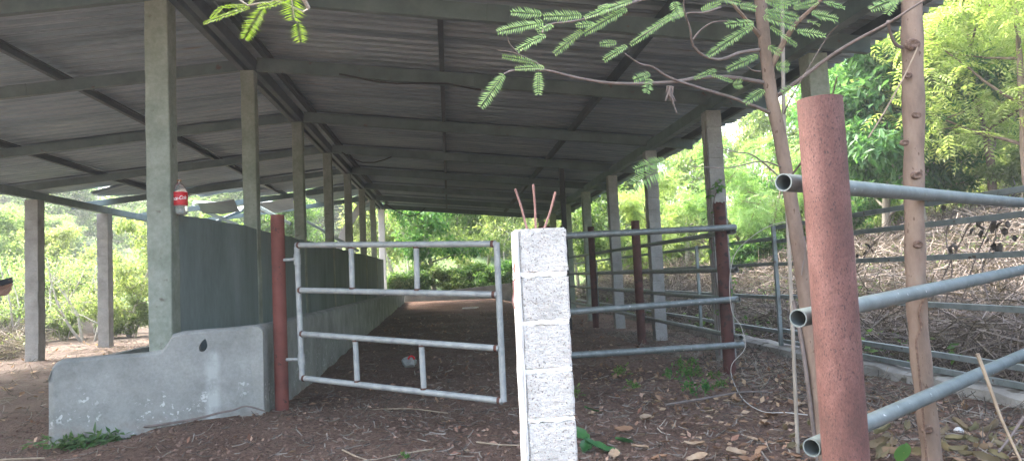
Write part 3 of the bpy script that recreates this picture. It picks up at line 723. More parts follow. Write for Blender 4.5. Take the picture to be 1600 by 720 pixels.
def grow(seed, h, spread, r0, limbs, twigs, base=.3, crook=.12, lean=0.0, multi=1):
    """wood of a tree: returns MB of wood and cluster centres"""
    g = random.Random(seed); mb = MB(); cl = []
    def path(p, d, L, n, up):
        pts = [p.copy()]
        for i in range(n):
            d = (d + Vector((g.uniform(-1, 1), g.uniform(-1, 1), g.uniform(-1, 1))) * crook + Vector((0, 0, up))).normalized()
            p = p + d * (L / n); pts.append(p.copy())
        return pts
    for s in range(multi):
        a = g.uniform(0, 6.28); d0 = Vector((math.cos(a) * (lean if multi == 1 else .45), math.sin(a) * (lean if multi == 1 else .45), 1)).normalized()
        tp = path(Vector((g.uniform(-.1, .1), g.uniform(-.1, .1), -.25)) if multi > 1 else Vector((0, 0, -.25)), d0, h * .82 + .25, 9, .05)
        mb.tube(tp, [r0 * (1 - .8 * i / 9) for i in range(10)], 8, wob=.12)
        for l in range(max(2, limbs // multi)):
            t = base + (1 - base) * (l + g.random()) / max(2, limbs // multi); i = min(8, int(t * 9)); p = tp[i].lerp(tp[i + 1], t * 9 - i)
            a = l * 2.4 + g.uniform(-.5, .5); L = spread * (1.15 - .55 * t) * g.uniform(.7, 1.15)
            lp = path(p, Vector((math.cos(a), math.sin(a), g.uniform(.15, .7))), L, 6, .06); rr = r0 * .42 * (1 - .5 * t)
            mb.tube(lp, [rr * (1 - .85 * j / 6) for j in range(7)], 5)
            for j in range(3, 7): cl.append(lp[j] + Vector((g.uniform(-1, 1), g.uniform(-1, 1), g.uniform(-.5, .5))) * .15)
            for k in range(twigs):
                j = g.randint(2, 6); a2 = g.uniform(0, 6.28)
                q = path(lp[j], Vector((math.cos(a2), math.sin(a2), g.uniform(-.1, .6))), L * g.uniform(.3, .55), 4, .03)
                mb.tube(q, [rr * .35 * (1 - .8 * m / 4) for m in range(5)], 4); cl += [q[-1], q[2], q[3]]
        cl.append(tp[-1]); cl.append(tp[-2])
    return mb, cl
PROTO = {}
def proto(key, seed, h, spread, r0, limbs, twigs, leaf, per, crad, mat, bark, base=.3, ln=.13, wd=.06, multi=1, lean=.1, keep=1.0, crook=.12):
    mb, cl = grow(seed, h, spread, r0, limbs, twigs, base, crook, lean, multi)
    g = np.random.default_rng(seed)
    C = np.array([tuple(c) for c in cl]); C = C[g.random(len(C)) < keep]
    rad = crad * (.6 + .8 * g.random(len(C)))
    if leaf == 'frond': V, Q = frond_cloud(C, rad, per, g, ln, 6, wd, ln * .36)
    else: V, Q = leaf_cloud(C, rad, per, g, ln, wd)
    cm = np_mesh('crown', V, Q, mat)
    wm = bpy.data.meshes.new('trunk'); wm.from_pydata(mb.v, [], mb.f); wm.polygons.foreach_set('use_smooth', mb.sm); wm.materials.append(bark); wm.update()
    PROTO[key] = (wm, cm, V, Q)
def plant(key, x, y, rz, sc, label, name, cat, group=None, tn='trunk', cn='crown'):
    t = thing(name, (x, y, gzf(x, y)), label, cat, group); t.rotation_euler = (0, 0, rz); t.scale = (sc, sc, sc)
    for nme, me in ((tn, PROTO[key][0]), (cn, PROTO[key][1])):
        link(nme, me, t)
    return t
proto('pale', 101, 4.6, 2.0, .09, 11, 4, 'leaf', 70, .38, m_leaf_pale, m_paletwig, .22, .13, .06, keep=.85)
proto('mid', 102, 5.2, 2.2, .11, 12, 4, 'leaf', 80, .42, m_leaf_mid, m_greybark, .25, .15, .065)
proto('dark', 103, 5.6, 1.9, .12, 12, 4, 'leaf', 85, .4, m_leaf_dark, m_greybark, .25, .2, .075)
proto('frond', 104, 5.0, 2.3, .09, 11, 4, 'frond', 11, .36, m_leaf_yel, m_bark, .3, .32, .03, keep=.9)
proto('frondg', 105, 4.4, 2.0, .07, 10, 4, 'frond', 11, .34, m_leaf_blue, m_bark, .2, .3, .03, multi=2)
proto('shrub', 106, 1.7, 1.0, .035, 12, 3, 'leaf', 55, .26, m_leaf_pale, m_paletwig, .1, .1, .055, multi=4)
proto('shrubg', 107, 1.5, 1.0, .03, 12, 3, 'leaf', 65, .26, m_leaf_mid, m_twig, .05, .11, .06, multi=4)
proto('bare', 108, 3.6, 1.6, .05, 12, 5, 'leaf', 6, .3, m_leaf_pale, m_paletwig, .15, .1, .05, multi=3, crook=.22)
proto('weed', 109, .3, .16, .006, 6, 1, 'leaf', 5, .05, m_leaf_mid, m_leaf_mid, .2, .075, .045, multi=2)

# distant wood on the left and behind, one mass
def wood(name, spots, label, mat_key):
    Vs = []; Qs = []; b = 0
    for (x, y, s, a, key) in spots:
        V, Q = PROTO[key][2], PROTO[key][3]
        ca, sa = math.cos(a), math.sin(a); W = V.copy()
        W[:, 0], W[:, 1] = (V[:, 0] * ca - V[:, 1] * sa) * s * 1.25 + x, (V[:, 0] * sa + V[:, 1] * ca) * s * 1.25 + y
        W[:, 2] = V[:, 2] * s + gzf(x, y) - .5 * s
        Vs.append(W); Qs.append(Q + b); b += len(V)
    tag(link(name, np_mesh(name, np.concatenate(Vs), np.concatenate(Qs), mat_key)), label, kind='stuff')
sp = []
g = random.Random(5)
for i in range(150):
    y = g.uniform(29, 74); x = -g.uniform(.38, .84) * y - 5 ; sp.append((x, y, g.uniform(.5, 1.0), g.uniform(0, 6.3), g.choice(['pale', 'pale', 'bare', 'mid'])))
wood('hillside_wood', sp, 'pale sunlit wood covering the hillside beyond the left of the shed', m_leaf_pale)
sp = []
for i in range(75):
    y = g.uniform(14, 50); x = 15 + g.uniform(0, 24) + .2 * y; sp.append((x, y, g.uniform(1.0, 1.7), g.uniform(0, 6.3), g.choice(['mid', 'pale', 'mid', 'dark'])))
for i in range(80):
    y = g.uniform(46, 80); x = g.uniform(-36, 20); sp.append((x, y, g.uniform(.8, 1.3), g.uniform(0, 6.3), g.choice(['mid', 'pale', 'mid'])))
wood('hillside_wood', sp, 'green wood covering the slope above the bank and behind the shed', m_leaf_mid)

# individual trees and shrubs
def at_px(px, Y): return P(px, 440, Y).x
TL = [('pale', 18, 30, .7, 'pale leafy tree at the far left edge, behind the first block post'),
      ('pale', 112, 27, .75, 'pale green tree between the two left block posts'),
      ('bare', 140, 21.5, .9, 'nearly leafless pale-branched tree between the left block posts'),
      ('pale', 200, 22.5, .8, 'pale tree just right of the second left block post'),
      ('bare', 88, 23, .85, 'nearly leafless pale-branched tree just right of the first left block post'),
      ('bare', 190, 24, .8, 'nearly leafless pale-branched tree right of the second left block post'),
      ('bare', 30, 21, .8, 'nearly leafless pale-branched tree left of the first block post'),
      ('pale', 300, 31, 1.1, 'pale tree seen through the collapsed corner of the roof'),
      ('mid', 460, 33, 1.0, 'green tree showing between the rear middle columns')]
for i, (k, px, Y, s, lab) in enumerate(TL):
    plant(k, at_px(px, Y), Y, i * 1.3, s, lab, 'tree', 'tree', 'trees left of the shed')
for i, (px, Y, s) in enumerate(((5, 21.5, .6), (98, 22.5, .55), (205, 22.6, .65), (150, 25, .9), (70, 25.5, 1.0))):
    plant('shrub', at_px(px, Y), Y, i * 2.1, s, 'pale green shrub growing on the slope beyond the left block posts', 'shrub', 'shrub', 'shrubs left of the shed', 'stem', 'foliage')
TR = [('frond', 1560, 13, 1.15, 'yellow-green feathery tree at the right edge above the bank'),
      ('frond', 1640, 11.5, 1.1, 'yellow-green feathery tree half cut by the right edge of the picture'),
      ('dark', 1450, 13.5, .95, 'dark broad-leaved tree just right of the tan trunk'),
      ('mid', 1385, 15, .95, 'mid green tree behind the thick rusty post'),
      ('mid', 1320, 19, 1.0, 'mid green tree far behind the top pipe of the near fence'),
      ('frondg', 1040, 21, .85, 'feathery green tree between the second and third right columns'),
      ('frondg', 1185, 18, .85, 'feathery green tree behind the slim sapling'),
      ('bare', 1310, 23, 1.6, 'bare pale tree showing its twigs against the sky beside the rusty post'),
      ('pale', 1215, 24, 1.1, 'pale green tree on the slope behind the fence corner'),
      ('mid', 985, 28, 1.0, 'green tree behind the fourth right column'),
      ('dark', 1570, 17, 1.1, 'dark tree high on the bank behind the feathery trees'),
      ('pale', 1150, 27, 1.35, 'tall pale tree filling the gap between the first right column and the slim sapling'),
      ('pale', 1075, 25, 1.1, 'pale tree left of the first right column beyond the fence'),
      ('bare', 1255, 20, 1.0, 'bare twiggy small tree just left of the rusty post'),
      ('pale', 905, 31, 1.0, 'pale tree seen through the gaps of the far right columns')]
for i, (k, px, Y, s, lab) in enumerate(TR):
    plant(k, at_px(px, Y), Y, i * 1.7 + .4, s, lab, 'tree', 'tree', 'trees on the right bank')
for i, (px, Y, s) in enumerate((px, X * 1150 / (px - 690), sc) for px, X, sc in ((1060, 8.2, 1.0), (1140, 7.8, 1.1), (1170, 9, 1.2), (1195, 7.4, .9), (1400, 10.5, .9), (1460, 11.5, 1.0), (980, 8, 1.1), (1020, 9, 1.2), (930, 7.5, 1.1), (1340, 9.5, 1.0), (900, 8, 1.2), (1095, 9.5, 1.2), (1225, 8.6, 1.1), (1265, 9.2, 1.1), (1500, 11.5, 1.0), (1545, 12.5, 1.1), (1590, 12, 1.0), (1625, 10.5, .9))):
    plant('shrub' if i % 3 else 'shrubg', at_px(px, Y), Y, i * 2.1, s * .8, 'leafy green shrub on the right bank behind the tube fence', 'shrub', 'shrub', 'shrubs on the right bank', 'stem', 'foliage')
TB = [('pale', 620, 36, 1.2, 'pale green tree rising behind the white post'), ('mid', 720, 38, 1.2, 'dense mid green tree further back behind the end wall'), ('mid', 678, 33, 1.15, 'tree with a clear brown trunk behind the low end wall'), ('bare', 640, 31.5, 1.3, 'tangle of vine-hung pale stems beside the white post at the far end'),
      ('pale', 760, 35, 1.1, 'pale tree behind the right half of the low end wall'), ('bare', 800, 33, 1.3, 'bare twiggy tree behind the right end of the low end wall')]
for i, (k, px, Y, s, lab) in enumerate(TB):
    plant(k, at_px(px, Y), Y, i * 2.2, s, lab, 'tree', 'tree', 'trees behind the end wall')
for i, (px, Y, s) in enumerate(((620, 30.5, .8), (650, 31, .9), (700, 30.3, .85), (730, 30.6, .9), (760, 30.4, .9), (785, 30.8, 1.0), (820, 31, 1.1), (600, 32, 1.0))):
    plant('shrubg', at_px(px, Y), Y, i * 2.6, s, 'bright green bush behind the low end wall', 'shrub', 'shrub', 'bushes behind the end wall', 'stem', 'foliage')

# dry brush on the bank and the left slope, ground cover
def strips(n, fx, ln, wd, lift, g, name, label, mat, curl=.5):
    X, Y = fx(n); Z = gz(X, Y) + lift(X, Y) * g.random(len(X)) ** 1.3
    D = rand_dirs(len(X), g, .45); L = ln * (.4 + g.random(len(X)) * 1.1); S = np.cross(D, rand_dirs(len(X), g)); S /= np.linalg.norm(S, axis=1, keepdims=True)
    U = rand_dirs(len(X), g); C = np.stack([X, Y, Z], 1); Vs = []
    for t in (-.5, -.17, .17, .5):
        c = C + D * (L * t)[:, None] + U * (curl * L * (t * t - .1))[:, None]
        c[:, 2] = np.maximum(c[:, 2], gz(c[:, 0], c[:, 1]) + .005)
        Vs += [c - S * wd * .5, c + S * wd * .5]
    V = np.stack(Vs, 1); n = len(X); b = (np.arange(n) * 8)[:, None]
    Q = np.concatenate([b + np.array([[0, 1, 3, 2]]), b + np.array([[2, 3, 5, 4]]), b + np.array([[4, 5, 7, 6]])])
    tag(link(name, np_mesh(name, V.reshape(-1, 3), Q, mat)), label, kind='stuff')
gg = np.random.default_rng(3)
def fx_bank(n):
    u = gg.random(n); y = 3.5 + 27 * gg.random(n) ** 1.2; x = 4.7 + u ** 1.15 * 12; k = vnoise(x * .7, y * .7, 77) > -.6; return x[k], y[k]
strips(90000, fx_bank, .5, .01, lambda x, y: .3 + .6 * (vnoise(x, y, 6) + .5), gg, 'dry_brush', 'tangled dry brown grass and vine stems covering the right bank', m_straw)
def fx_left(n):
    y = 15.5 + 8 * gg.random(n); x = -y * (.42 + .26 * gg.random(n)) - 2.2; return x, y
strips(17000, fx_left, .6, .012, lambda x, y: .15 + .9 * np.clip(vnoise(x * .8, y * .8, 8) + .3, 0, 1), gg, 'dry_brush', 'heaps of dry pale stalks around the left block posts', m_straw)
def fx_pen(n):
    x = -1.6 + 5.6 * gg.random(n); y = 4.3 + 16 * gg.random(n) ** 1.6; return x, y
strips(3800, fx_pen, .1, .008, lambda x, y: .012 + 0 * x, gg, 'straw_litter', 'short straw bits scattered over the pen floor', m_straw, .15)
def fx_front(n):
    x = -4.3 + 8.4 * gg.random(n); y = 4.3 + 4.2 * gg.random(n); return x, y
strips(2200, fx_front, .1, .006, lambda x, y: .012 + 0 * x, gg, 'straw_litter', 'straw bits and twiglets on the soil in front of the gate', m_straw, .2)
def fx_rc(n):
    x = 2.9 + 1.4 * gg.random(n); y = 4 + 10 * gg.random(n); return x, y
strips(3500, fx_rc, .16, .006, lambda x, y: .05 + 0 * x, gg, 'straw_litter', 'dry twigs and stalks littering the strip beside the footing wall', m_straw, .3)
def cover(n, fx, g, ln, wd, lift, name, label, mat):
    X, Y = fx(n); C = np.stack([X, Y, gz(X, Y) + lift * g.random(len(X))], 1)
    D = rand_dirs(len(X), g, .5); Nn = rand_dirs(len(X), g) * .6 + np.array([0, 0, 1.]); s = .5 + g.random(len(X))
    V, Q = leaf_quads(C, D, Nn, ln * s, wd * s); tag(link(name, np_mesh(name, V, Q, mat)), label, kind='stuff')
def fx_gc(n):
    y = 6 + 24 * gg.random(n); x = 4.5 + 8 * gg.random(n); k = vnoise(x * .6, y * .6, 88) + .012 * y > .12; return x[k], y[k]
cover(16000, fx_gc, gg, .09, .055, .35, 'ground_cover', 'low green creepers growing through the dry brush on the bank', m_leaf_mid)
def fx_gl(n):
    y = 16 + 10 * gg.random(n); x = -y * (.4 + .35 * gg.random(n)) - 2.5; k = vnoise(x * .6, y * .6, 89) > -.05; return x[k], y[k]
cover(7000, fx_gl, gg, .1, .06, .4, 'ground_cover', 'green weeds among the dry stalks at the left', m_leaf_pale)
def fx_litr(n):
    x = 1.6 + 2.5 * gg.random(n); y = 3.8 + 5.5 * gg.random(n); return x, y
cover(1500, fx_litr, gg, .06, .035, .02, 'leaf_litter', 'small dry brown leaf litter below the saplings', m_dryleaf)
def fx_litp(n):
    x = -1.5 + 4.8 * gg.random(n); y = 5 + 16 * gg.random(n); return x, y
cover(1900, fx_litp, gg, .06, .032, .012, 'leaf_litter', 'scattered dry leaf bits on the pen floor', m_dryleaf)

def fx_litl(n):
    y = 7 + 13 * gg.random(n); x = -4 - 11 * gg.random(n); return x, y
cover(1300, fx_litl, gg, .09, .05, .02, 'leaf_litter', 'dry leaf litter over the trodden ground left of the trough', m_dryleaf)
strips(4200, fx_litl, .2, .008, lambda x, y: .03 + 0 * x, gg, 'straw_litter', 'dry stalks strewn over the ground left of the trough', m_straw, .3)
cover(900, fx_front, gg, .045, .028, .012, 'leaf_litter', 'tiny brown leaf crumbs on the soil before the gate and trough', m_dryleaf)
# soil clods
cv = []; cf = []
bm = bmesh.new(); bmesh.ops.create_icosphere(bm, subdivisions=1, radius=1); iv = np.array([v.co[:] for v in bm.verts]); bm.verts.index_update(); it = np.array([[v.index for v in f.verts] for f in bm.faces]); bm.free()
nC = 22000
cxs = -4.6 + 9 * gg.random(nC); cys = 4.2 + 7 * gg.random(nC) ** 1.4; sz = .005 + .02 * gg.random(nC) ** 7
V = iv[None] * (sz[:, None, None] * (.6 + .8 * gg.random((nC, 12, 1)))) * np.array([1, 1, .7]); V = V + np.stack([cxs, cys, gz(cxs, cys) + sz * .2], 1)[:, None, :]
Q = (it[None] + (np.arange(nC) * 12)[:, None, None]).reshape(-1, 3)
tag(link('soil_clods', np_mesh('soil_clods', V.reshape(-1, 3), Q, m_clod, False)), 'small crumbs and clods of reddish soil on the trodden ground', kind='stuff')

# ------------------------------------------------------------------ individual fallen leaves and litter
def curled_leaf(ln, wd, seed, curl=.5):
    g = random.Random(seed); vs = []; fs = []; nl, nw = 9, 5
    for i in range(nl):
        t = i / (nl - 1); w = wd * (math.sin(math.pi * (t * .93 + .04)) ** .7) * .5
        for j in range(nw):
            s = (j / (nw - 1) - .5) * 2
            z = curl * wd * (s * s * .8 + .25 * math.sin(t * 5 + seed)) + g.uniform(-1, 1) * .06 * wd
            vs.append((w * s * (1 + .12 * g.uniform(-1, 1)), (t - .5) * ln, z + curl * ln * .3 * (t - .5) ** 2))
    fs = [(i * nw + j, i * nw + j + 1, (i + 1) * nw + j + 1, (i + 1) * nw + j) for i in range(nl - 1) for j in range(nw - 1)]
    mb = MB(); mb.add(vs, fs, True); mb.tube([(0, -ln * .5, vs[2][2]), (0, -ln * .62, .01)], .003, 4); return mb
tan = [surf('tan_dead_leaf', [(.2, .135, .085), (.29, .21, .14), (.36, .28, .2)], 18, .85, 0, .3, 40, .004), surf('brown_dead_leaf', [(.15, .085, .05), (.24, .14, .085)], 18, .85, 0, .3, 40, .004)]
lg = random.Random(12)
protos = [(curled_leaf(.17, .1, s, .2), tan[s % 2]) for s in range(6)]
pm = []
for mb, m in protos:
    o = obj('dry_leaf', mb, m); tag(o, 'curled dry brown leaf fallen on the soil below the saplings', 'leaf', 'dry fallen leaves'); pm.append(o)
spots = [(1000, 700), (1040, 690), (1085, 694), (1068, 660), (1115, 666), (1145, 673), (1175, 684), (1195, 660), (1158, 650), (1205, 650), (1235, 660), (1120, 700), (1010, 650), (975, 672), (925, 645), (1060, 640), (1110, 640), (1225, 690), (1215, 620), (1190, 700), (960, 712), (1240, 710), (1150, 706), (690, 640), (545, 668), (650, 690), (730, 700), (700, 655), (600, 640), (1030, 715), (1090, 716), (1180, 716), (1090, 600), (1150, 620), (1250, 630)]
for i, (px, py) in enumerate(spots):
    p = G(px, py, .03); o = pm[i] if i < 6 else pm[i % 6].copy()
    if i >= 6: COL.objects.link(o)
    o.location = (p.x, p.y, gzf(p.x, p.y) + .025); s = lg.uniform(.45, 1.0) * (1 if px > 900 else .5)
    o.scale = (s, s, s); o.rotation_euler = (lg.uniform(-.25, .25), lg.uniform(-.3, .3), lg.uniform(0, 6.3))
gl0 = None
for i, (px, py, s, rz) in enumerate(((908, 680, 1.0, .4), (940, 702, 1.2, 1.2), (925, 642, .7, 1.5), (915, 700, .9, -.3), (975, 690, .7, 2))):
    if gl0 is None:
        gl0 = obj('green_leaf', curled_leaf(.2, .09, 3, .25), surf('glossy_green_leaf', [(.02, .075, .025), (.04, .12, .035)], 12, .35, 0, .2, 40, .003)); o = gl0
    else:
        o = gl0.copy(); COL.objects.link(o)
    tag(o, 'glossy green leaf lying on the soil beside the block pillar', 'leaf', 'green leaves by the pillar')
    p = G(px, py, .03); o.location = (p.x, p.y, gzf(p.x, p.y) + .03); o.scale = (s, s, s); o.rotation_euler = (.3, .2 * i - .3, rz)
for i, (px, py, s) in enumerate(((975, 585, .9), (1055, 590, 1.1), (1080, 585, .8), (985, 605, .7), (1093, 612, 1.1), (1130, 600, .7), (900, 615, .8), (1070, 575, 1.0), (1345, 690, .0), (630, 712, .35), (1120, 588, .6))):
    if s == 0: continue
    p = G(px, py, .03); lab = 'small green seedling sprouting from the pen soil' if i != 9 else 'tiny green sprig alone on bare soil in front of the gate'
    plant('weed', p.x, p.y, i * 1.1, s * .5, lab, 'seedling', 'seedling', 'seedlings on the pen floor', 'stem', 'leaves')
# wilted leaves around the near saplings
wl = [(curled_leaf(.17, .075, 20 + s, .6), m_wilt) for s in range(4)]; wo = []
for mb, m in wl: wo.append(obj('wilted_leaf', mb, m))
wsp = [(1385, 690), (1400, 712), (1375, 712), (1500, 668), (1515, 690), (1535, 700), (1550, 690), (1560, 712), (1500, 706), (1475, 700), (1580, 690), (1390, 655), (1415, 670), (1245, 680), (1255, 700), (1235, 700), (1595, 705), (1440, 712), (1525, 672), (1495, 690), (1510, 712), (1540, 716), (1568, 700), (1590, 675), (1380, 675), (1395, 700), (1370, 700), (1480, 680), (1550, 672), (1225, 672), (1262, 665)]
for i, (px, py) in enumerate(wsp):
    o = wo[i] if i < 4 else wo[i % 4].copy()
    if i >= 4: COL.objects.link(o)
    p = G(px, py, .05); o.location = (p.x, p.y, gzf(p.x, p.y) + .06); s = lg.uniform(.45, .9); o.scale = (s, s, s); o.rotation_euler = (lg.uniform(-.9, .9), lg.uniform(-.9, .9), lg.uniform(0, 6.3))
    tag(o, 'wilted grey-green curled leaf heaped at the foot of the near saplings', 'leaf', 'wilted leaves by the saplings')
# one round green leaf close to the lens, on its stalk
p = P(1412, 706, 3.3); st = MB(); st.tube([(p.x + .02, 3.35, gzf(p.x, 3.35) - .03), (p.x + .01, 3.34, .3), p], .004, 5)
rl_ = thing('leafy_sprout', (p.x + .02, 3.35, gzf(p.x, 3.35)), 'single round bright green leaf on a stalk beside the rusty post', 'sprout')
obj('stem', st, m_leaf_mid, rl_)
vs = []; 
for i in range(9):
    t = i / 8
    for j in range(5):
        s = (j / 4 - .5) * 2; w = .042 * math.sin(math.pi * min(1, t * .9 + .08)) ** .55
        vs.append(p + Vector((w * s, -.03 * (t - .5) + .008 * s * s, (t - .5) * .085 + .004 * s)))
mb = MB(); mb.add(vs, [(i * 5 + j, i * 5 + j + 1, i * 5 + 6 + j, i * 5 + 5 + j) for i in range(8) for j in range(4)], True); obj('leaf', mb, bpy.data.materials['mid_green_leaves'], rl_)
# cut green leaves heaped by the trough
def fx_cut(n):
    a = gg.random(n) * 6.28; r_ = np.sqrt(gg.random(n)); c = G(135, 684, 0); return c.x + .28 * r_ * np.cos(a) + .1 * gg.normal(size=n), c.y - .1 + .14 * r_ * np.sin(a)
cover(330, fx_cut, gg, .09, .03, .07, 'leaf_cuttings', 'small heap of cut dark green leaves at the trough foot', m_leaf_dark)
def stick(pts, r, label, mat=m_twig, name='stick', cat='stick', group=None):
    pts = smooth_pts(pts, 4); mb = MB(); mb.tube(pts, [r * (1 - .4 * i / len(pts)) for i in range(len(pts))], 6, wob=.1); o = obj(name, mb, mat, None, pts[0]); return tag(o, label, cat, group)
stick([G(215, 668, .04), P(300, 655, 6.75), P(340, 645, 6.78), P(365, 640, 6.8), P(385, 634, 6.82), P(415, 642, 6.85)], .012, 'crooked dark root lying along the foot of the trough front')
stick([G(545, 644, .02), G(580, 640, .02), G(640, 638, .03), G(700, 645, .02)], .008, 'long pale dry stalk on the soil before the gate', m_stalk)
stick([G(535, 702, .02), G(575, 718, .02), G(620, 710, .02), G(680, 700, .02)], .007, 'curved pale dry stem near the bottom of the picture', m_stalk)
stick([G(745, 690, .02), G(780, 694, .02), G(812, 695, .02)], .007, 'short straight pale stalk left of the block pillar', m_stalk)
stick([P(1527, 552, 3.72), P(1545, 600, 3.7), P(1565, 655, 3.68), P(1602, 735, 3.6)], .0105, 'dry tan stalk leaning across the lowest near pipe at the right edge', m_stalk)
stick([P(1600, 650, 4.0), P(1580, 680, 4.0), P(1560, 706, 3.95)], .009, 'short brown stick leaning at the lower right corner')
stick([G(1040, 632, .05), G(1100, 622, .06), G(1160, 612, .05), G(1200, 612, .05)], .012, 'weathered branch lying on the ground in front of the dark red post')
stick([G(0, 718, .05), G(40, 716, .05), G(70, 715, .05)], .01, 'pale forked twig at the lower left corner', m_stalk)
# crumpled plastic and hose ring
p = G(640, 572, gzf(-.4, 10.4)); bm = bmesh.new(); bmesh.ops.create_icosphere(bm, subdivisions=3, radius=.1)
for v in bm.verts: v.co *= 1 + .5 * float(vnoise(v.co.x * 40 + 9, v.co.y * 40 + v.co.z * 60, 5)); v.co.z *= .75
t = thing('plastic_bag', (p.x, p.y, p.z), 'crumpled clear plastic bag with red print on the pen floor', 'bag'); mb = MB(); mb.bm(bm, Matrix.Translation((p.x, p.y, p.z + .06)), False); obj('wrapper', mb, plain('grey_film', (.4, .42, .42), .3, 0, .3), t)
vs = [Vector((p.x + .03 + .05 * math.cos(a) * .8, p.y - .06 - .02 * math.sin(a), p.z + .1 + .045 * math.sin(a))) for a in [i * .7 for i in range(9)]]
mb = MB(); mb.tube(vs, .014, 6); obj('printed_band', mb, m_red, t)
p = G(735, 482, gzf(.6, 23)); mb = MB(); mb.tube([Vector((p.x + .24 * math.cos(a), p.y + .3 * math.sin(a), gzf(p.x, p.y) + .03)) for a in [i * .31 for i in range(19)]], .016, 6)
tag(obj('hose', mb, m_white, None, p), 'loop of white hose lying on the soil near the end wall', 'hose')
p = G(1497, 664, .05); mb = MB(); mb.lathe((p.x, p.y, gzf(p.x, p.y) - .01), [(.035, 0), (.033, .02), (.02, .038), (.006, .045)], 12); tag(obj('pebble', mb, m_white, None, p), 'rounded white pebble at the foot of the footing wall', 'stone')

# ------------------------------------------------------------------ saplings close by
def pinna(base, tip, wd, pairs, g, Nn=None):
    base = Vector(base); tip = Vector(tip); ax = tip - base; L = ax.length; ax.normalize()
    Nn = Nn or Vector((g.uniform(-.35, .35), -1, g.uniform(.1, .7)))
    S = ax.cross(Nn).normalized(); Nn = S.cross(ax).normalized(); vs = []
    sag = Vector((0, 0, -1)) * L * .06
    for i in range(pairs):
        t = (i + .5) / pairs; c = base + ax * L * t + sag * (t * t)
        l = wd * .5 * (1.15 * math.sin(math.pi * (.12 + .8 * t)) ** .5) * g.uniform(.85, 1.1)
        for sg in (-1, 1):
            d = (S * sg * .88 + ax * .45 + Nn * g.uniform(-.25, .25)).normalized(); w = L / pairs * .38; q = d.cross(Nn).normalized()
            vs.append([c, c + d * l * .35 + q * w, c + d * l, c + d * l * .35 - q * w])
    return vs
def leaf_part(name, plist, mat, parent, Y=None):
    g = random.Random(3); vs = []; mb = MB()
    for b, t, w in plist:
        for q in pinna(b, t, w * 1.7, max(7, int((Vector(t) - Vector(b)).length / .0105)), g): vs.append(q)
        mb.tube([b, t], .0013, 4)
    for q in vs: mb.add(q, [(0, 1, 2, 3)])
    return obj(name, mb, mat, parent)
Y1 = 4.2
sap = thing('acacia_sapling', (P(1290, 740, Y1).x, Y1, 0), 'slim leaning sapling with feathery leaves behind the rusty post', 'tree')
tk = smooth_pts([P(1182, -60, Y1), P(1189, 10, Y1), P(1197, 90, Y1), P(1207, 160, Y1), P(1219, 215, Y1), P(1232, 290, Y1), P(1245, 370, Y1), P(1254, 430, Y1), P(1263, 500, Y1), P(1272, 570, Y1), P(1283, 660, Y1), P(1292, 745, Y1), P(1294, 765, Y1)], 4)
mb = MB(); mb.tube(tk, [.034 + .014 * i / len(tk) for i in range(len(tk))], 12, wob=.06)
trunk1 = obj('trunk', mb, m_bark, sap)
stk = smooth_pts([P(1240, 470, Y1 + .05), P(1252, 530, Y1), P(1262, 600, Y1 - .02), P(1272, 680, Y1), P(1280, 740, Y1)], 4)
mb = MB(); mb.tube(stk, .012, 8); obj('side_stem', mb, m_twig, sap)
def limb(pts, r, Ys=(Y1, Y1), mat=m_twig):
    n = len(pts); ps = smooth_pts([P(x, y, Ys[0] + (Ys[1] - Ys[0]) * i / (n - 1)) for i, (x, y) in enumerate(pts)], 4)
    mb = MB(); mb.tube(ps, [r * (1 - .7 * i / len(ps)) for i in range(len(ps))], 7, wob=.08); return obj('limb', mb, mat, sap)
limb([(1203, 108), (1222, 72), (1240, 42), (1262, 20), (1283, 0), (1310, -40)], .02, (Y1, 3.9), m_bark)
limb([(1192, 129), (1139, 121), (1092, 122), (1055, 128), (1000, 131), (952, 130), (902, 122), (852, 110), (805, 110), (787, 116)], .0125, (Y1, 3.4))
limb([(852, 110), (840, 100), (820, 90), (800, 82), (777, 79)], .005, (3.6, 3.6)); limb([(810, 84), (796, 68), (791, 50)], .004, (3.6, 3.55))
limb([(1205, 177), (1150, 155), (1100, 140), (1047, 122), (1020, 105), (1000, 100), (976, 84)], .011, (Y1, 3.6))
limb([(1190, -40), (1110, -25), (1060, -10), (1005, 0), (972, 10), (910, 31), (857, 39), (847, 52)], .011, (Y1, 3.4))
limb([(1188, 78), (1155, 83), (1128, 93), (1103, 89), (1083, 72), (1078, 44), (1069, 17), (1069, -10)], .011, (Y1, 3.7))
limb([(1083, 62), (1094, 48), (1112, 36), (1134, 33)], .006, (3.85, 3.8))
limb([(1215, 150), (1245, 128), (1295, 90), (1340, 62), (1390, 35), (1445, 0), (1490, -30)], .013, (Y1, 3.5))
limb([(1126, 12), (1100, 20), (1070, 22), (1030, 40), (1000, 58), (985, 66)], .006, (3.9, 3.7)); limb([(1190, 60), (1165, 30), (1140, 0), (1130, -20)], .015, (Y1, 4.0), m_bark)
limb([(1225, 178), (1238, 150), (1290, 62), (1310, 40)], .005, (Y1, 3.9)); limb([(1232, 280), (1262, 240), (1285, 195), (1300, 150), (1308, 120)], .007, (Y1, 2.65))
limb([(1240, 300), (1205, 265), (1175, 242), (1150, 238), (1120, 230)], .006, (Y1, 4.0)); limb([(1222, 262), (1190, 252), (1140, 262), (1080, 260)], .005, (Y1, 3.9))
limb([(1246, 352), (1258, 380), (1252, 430)], .007, (Y1, 4.15)); limb([(1188, 112), (1175, 110), (1166, 103)], .006, (Y1, 4.1))
z5 = lambda x, y: (740 + x * .25, y * .25)
z6 = lambda x, y: (1000 + x * .2778, y * .2778)
pl_ = []
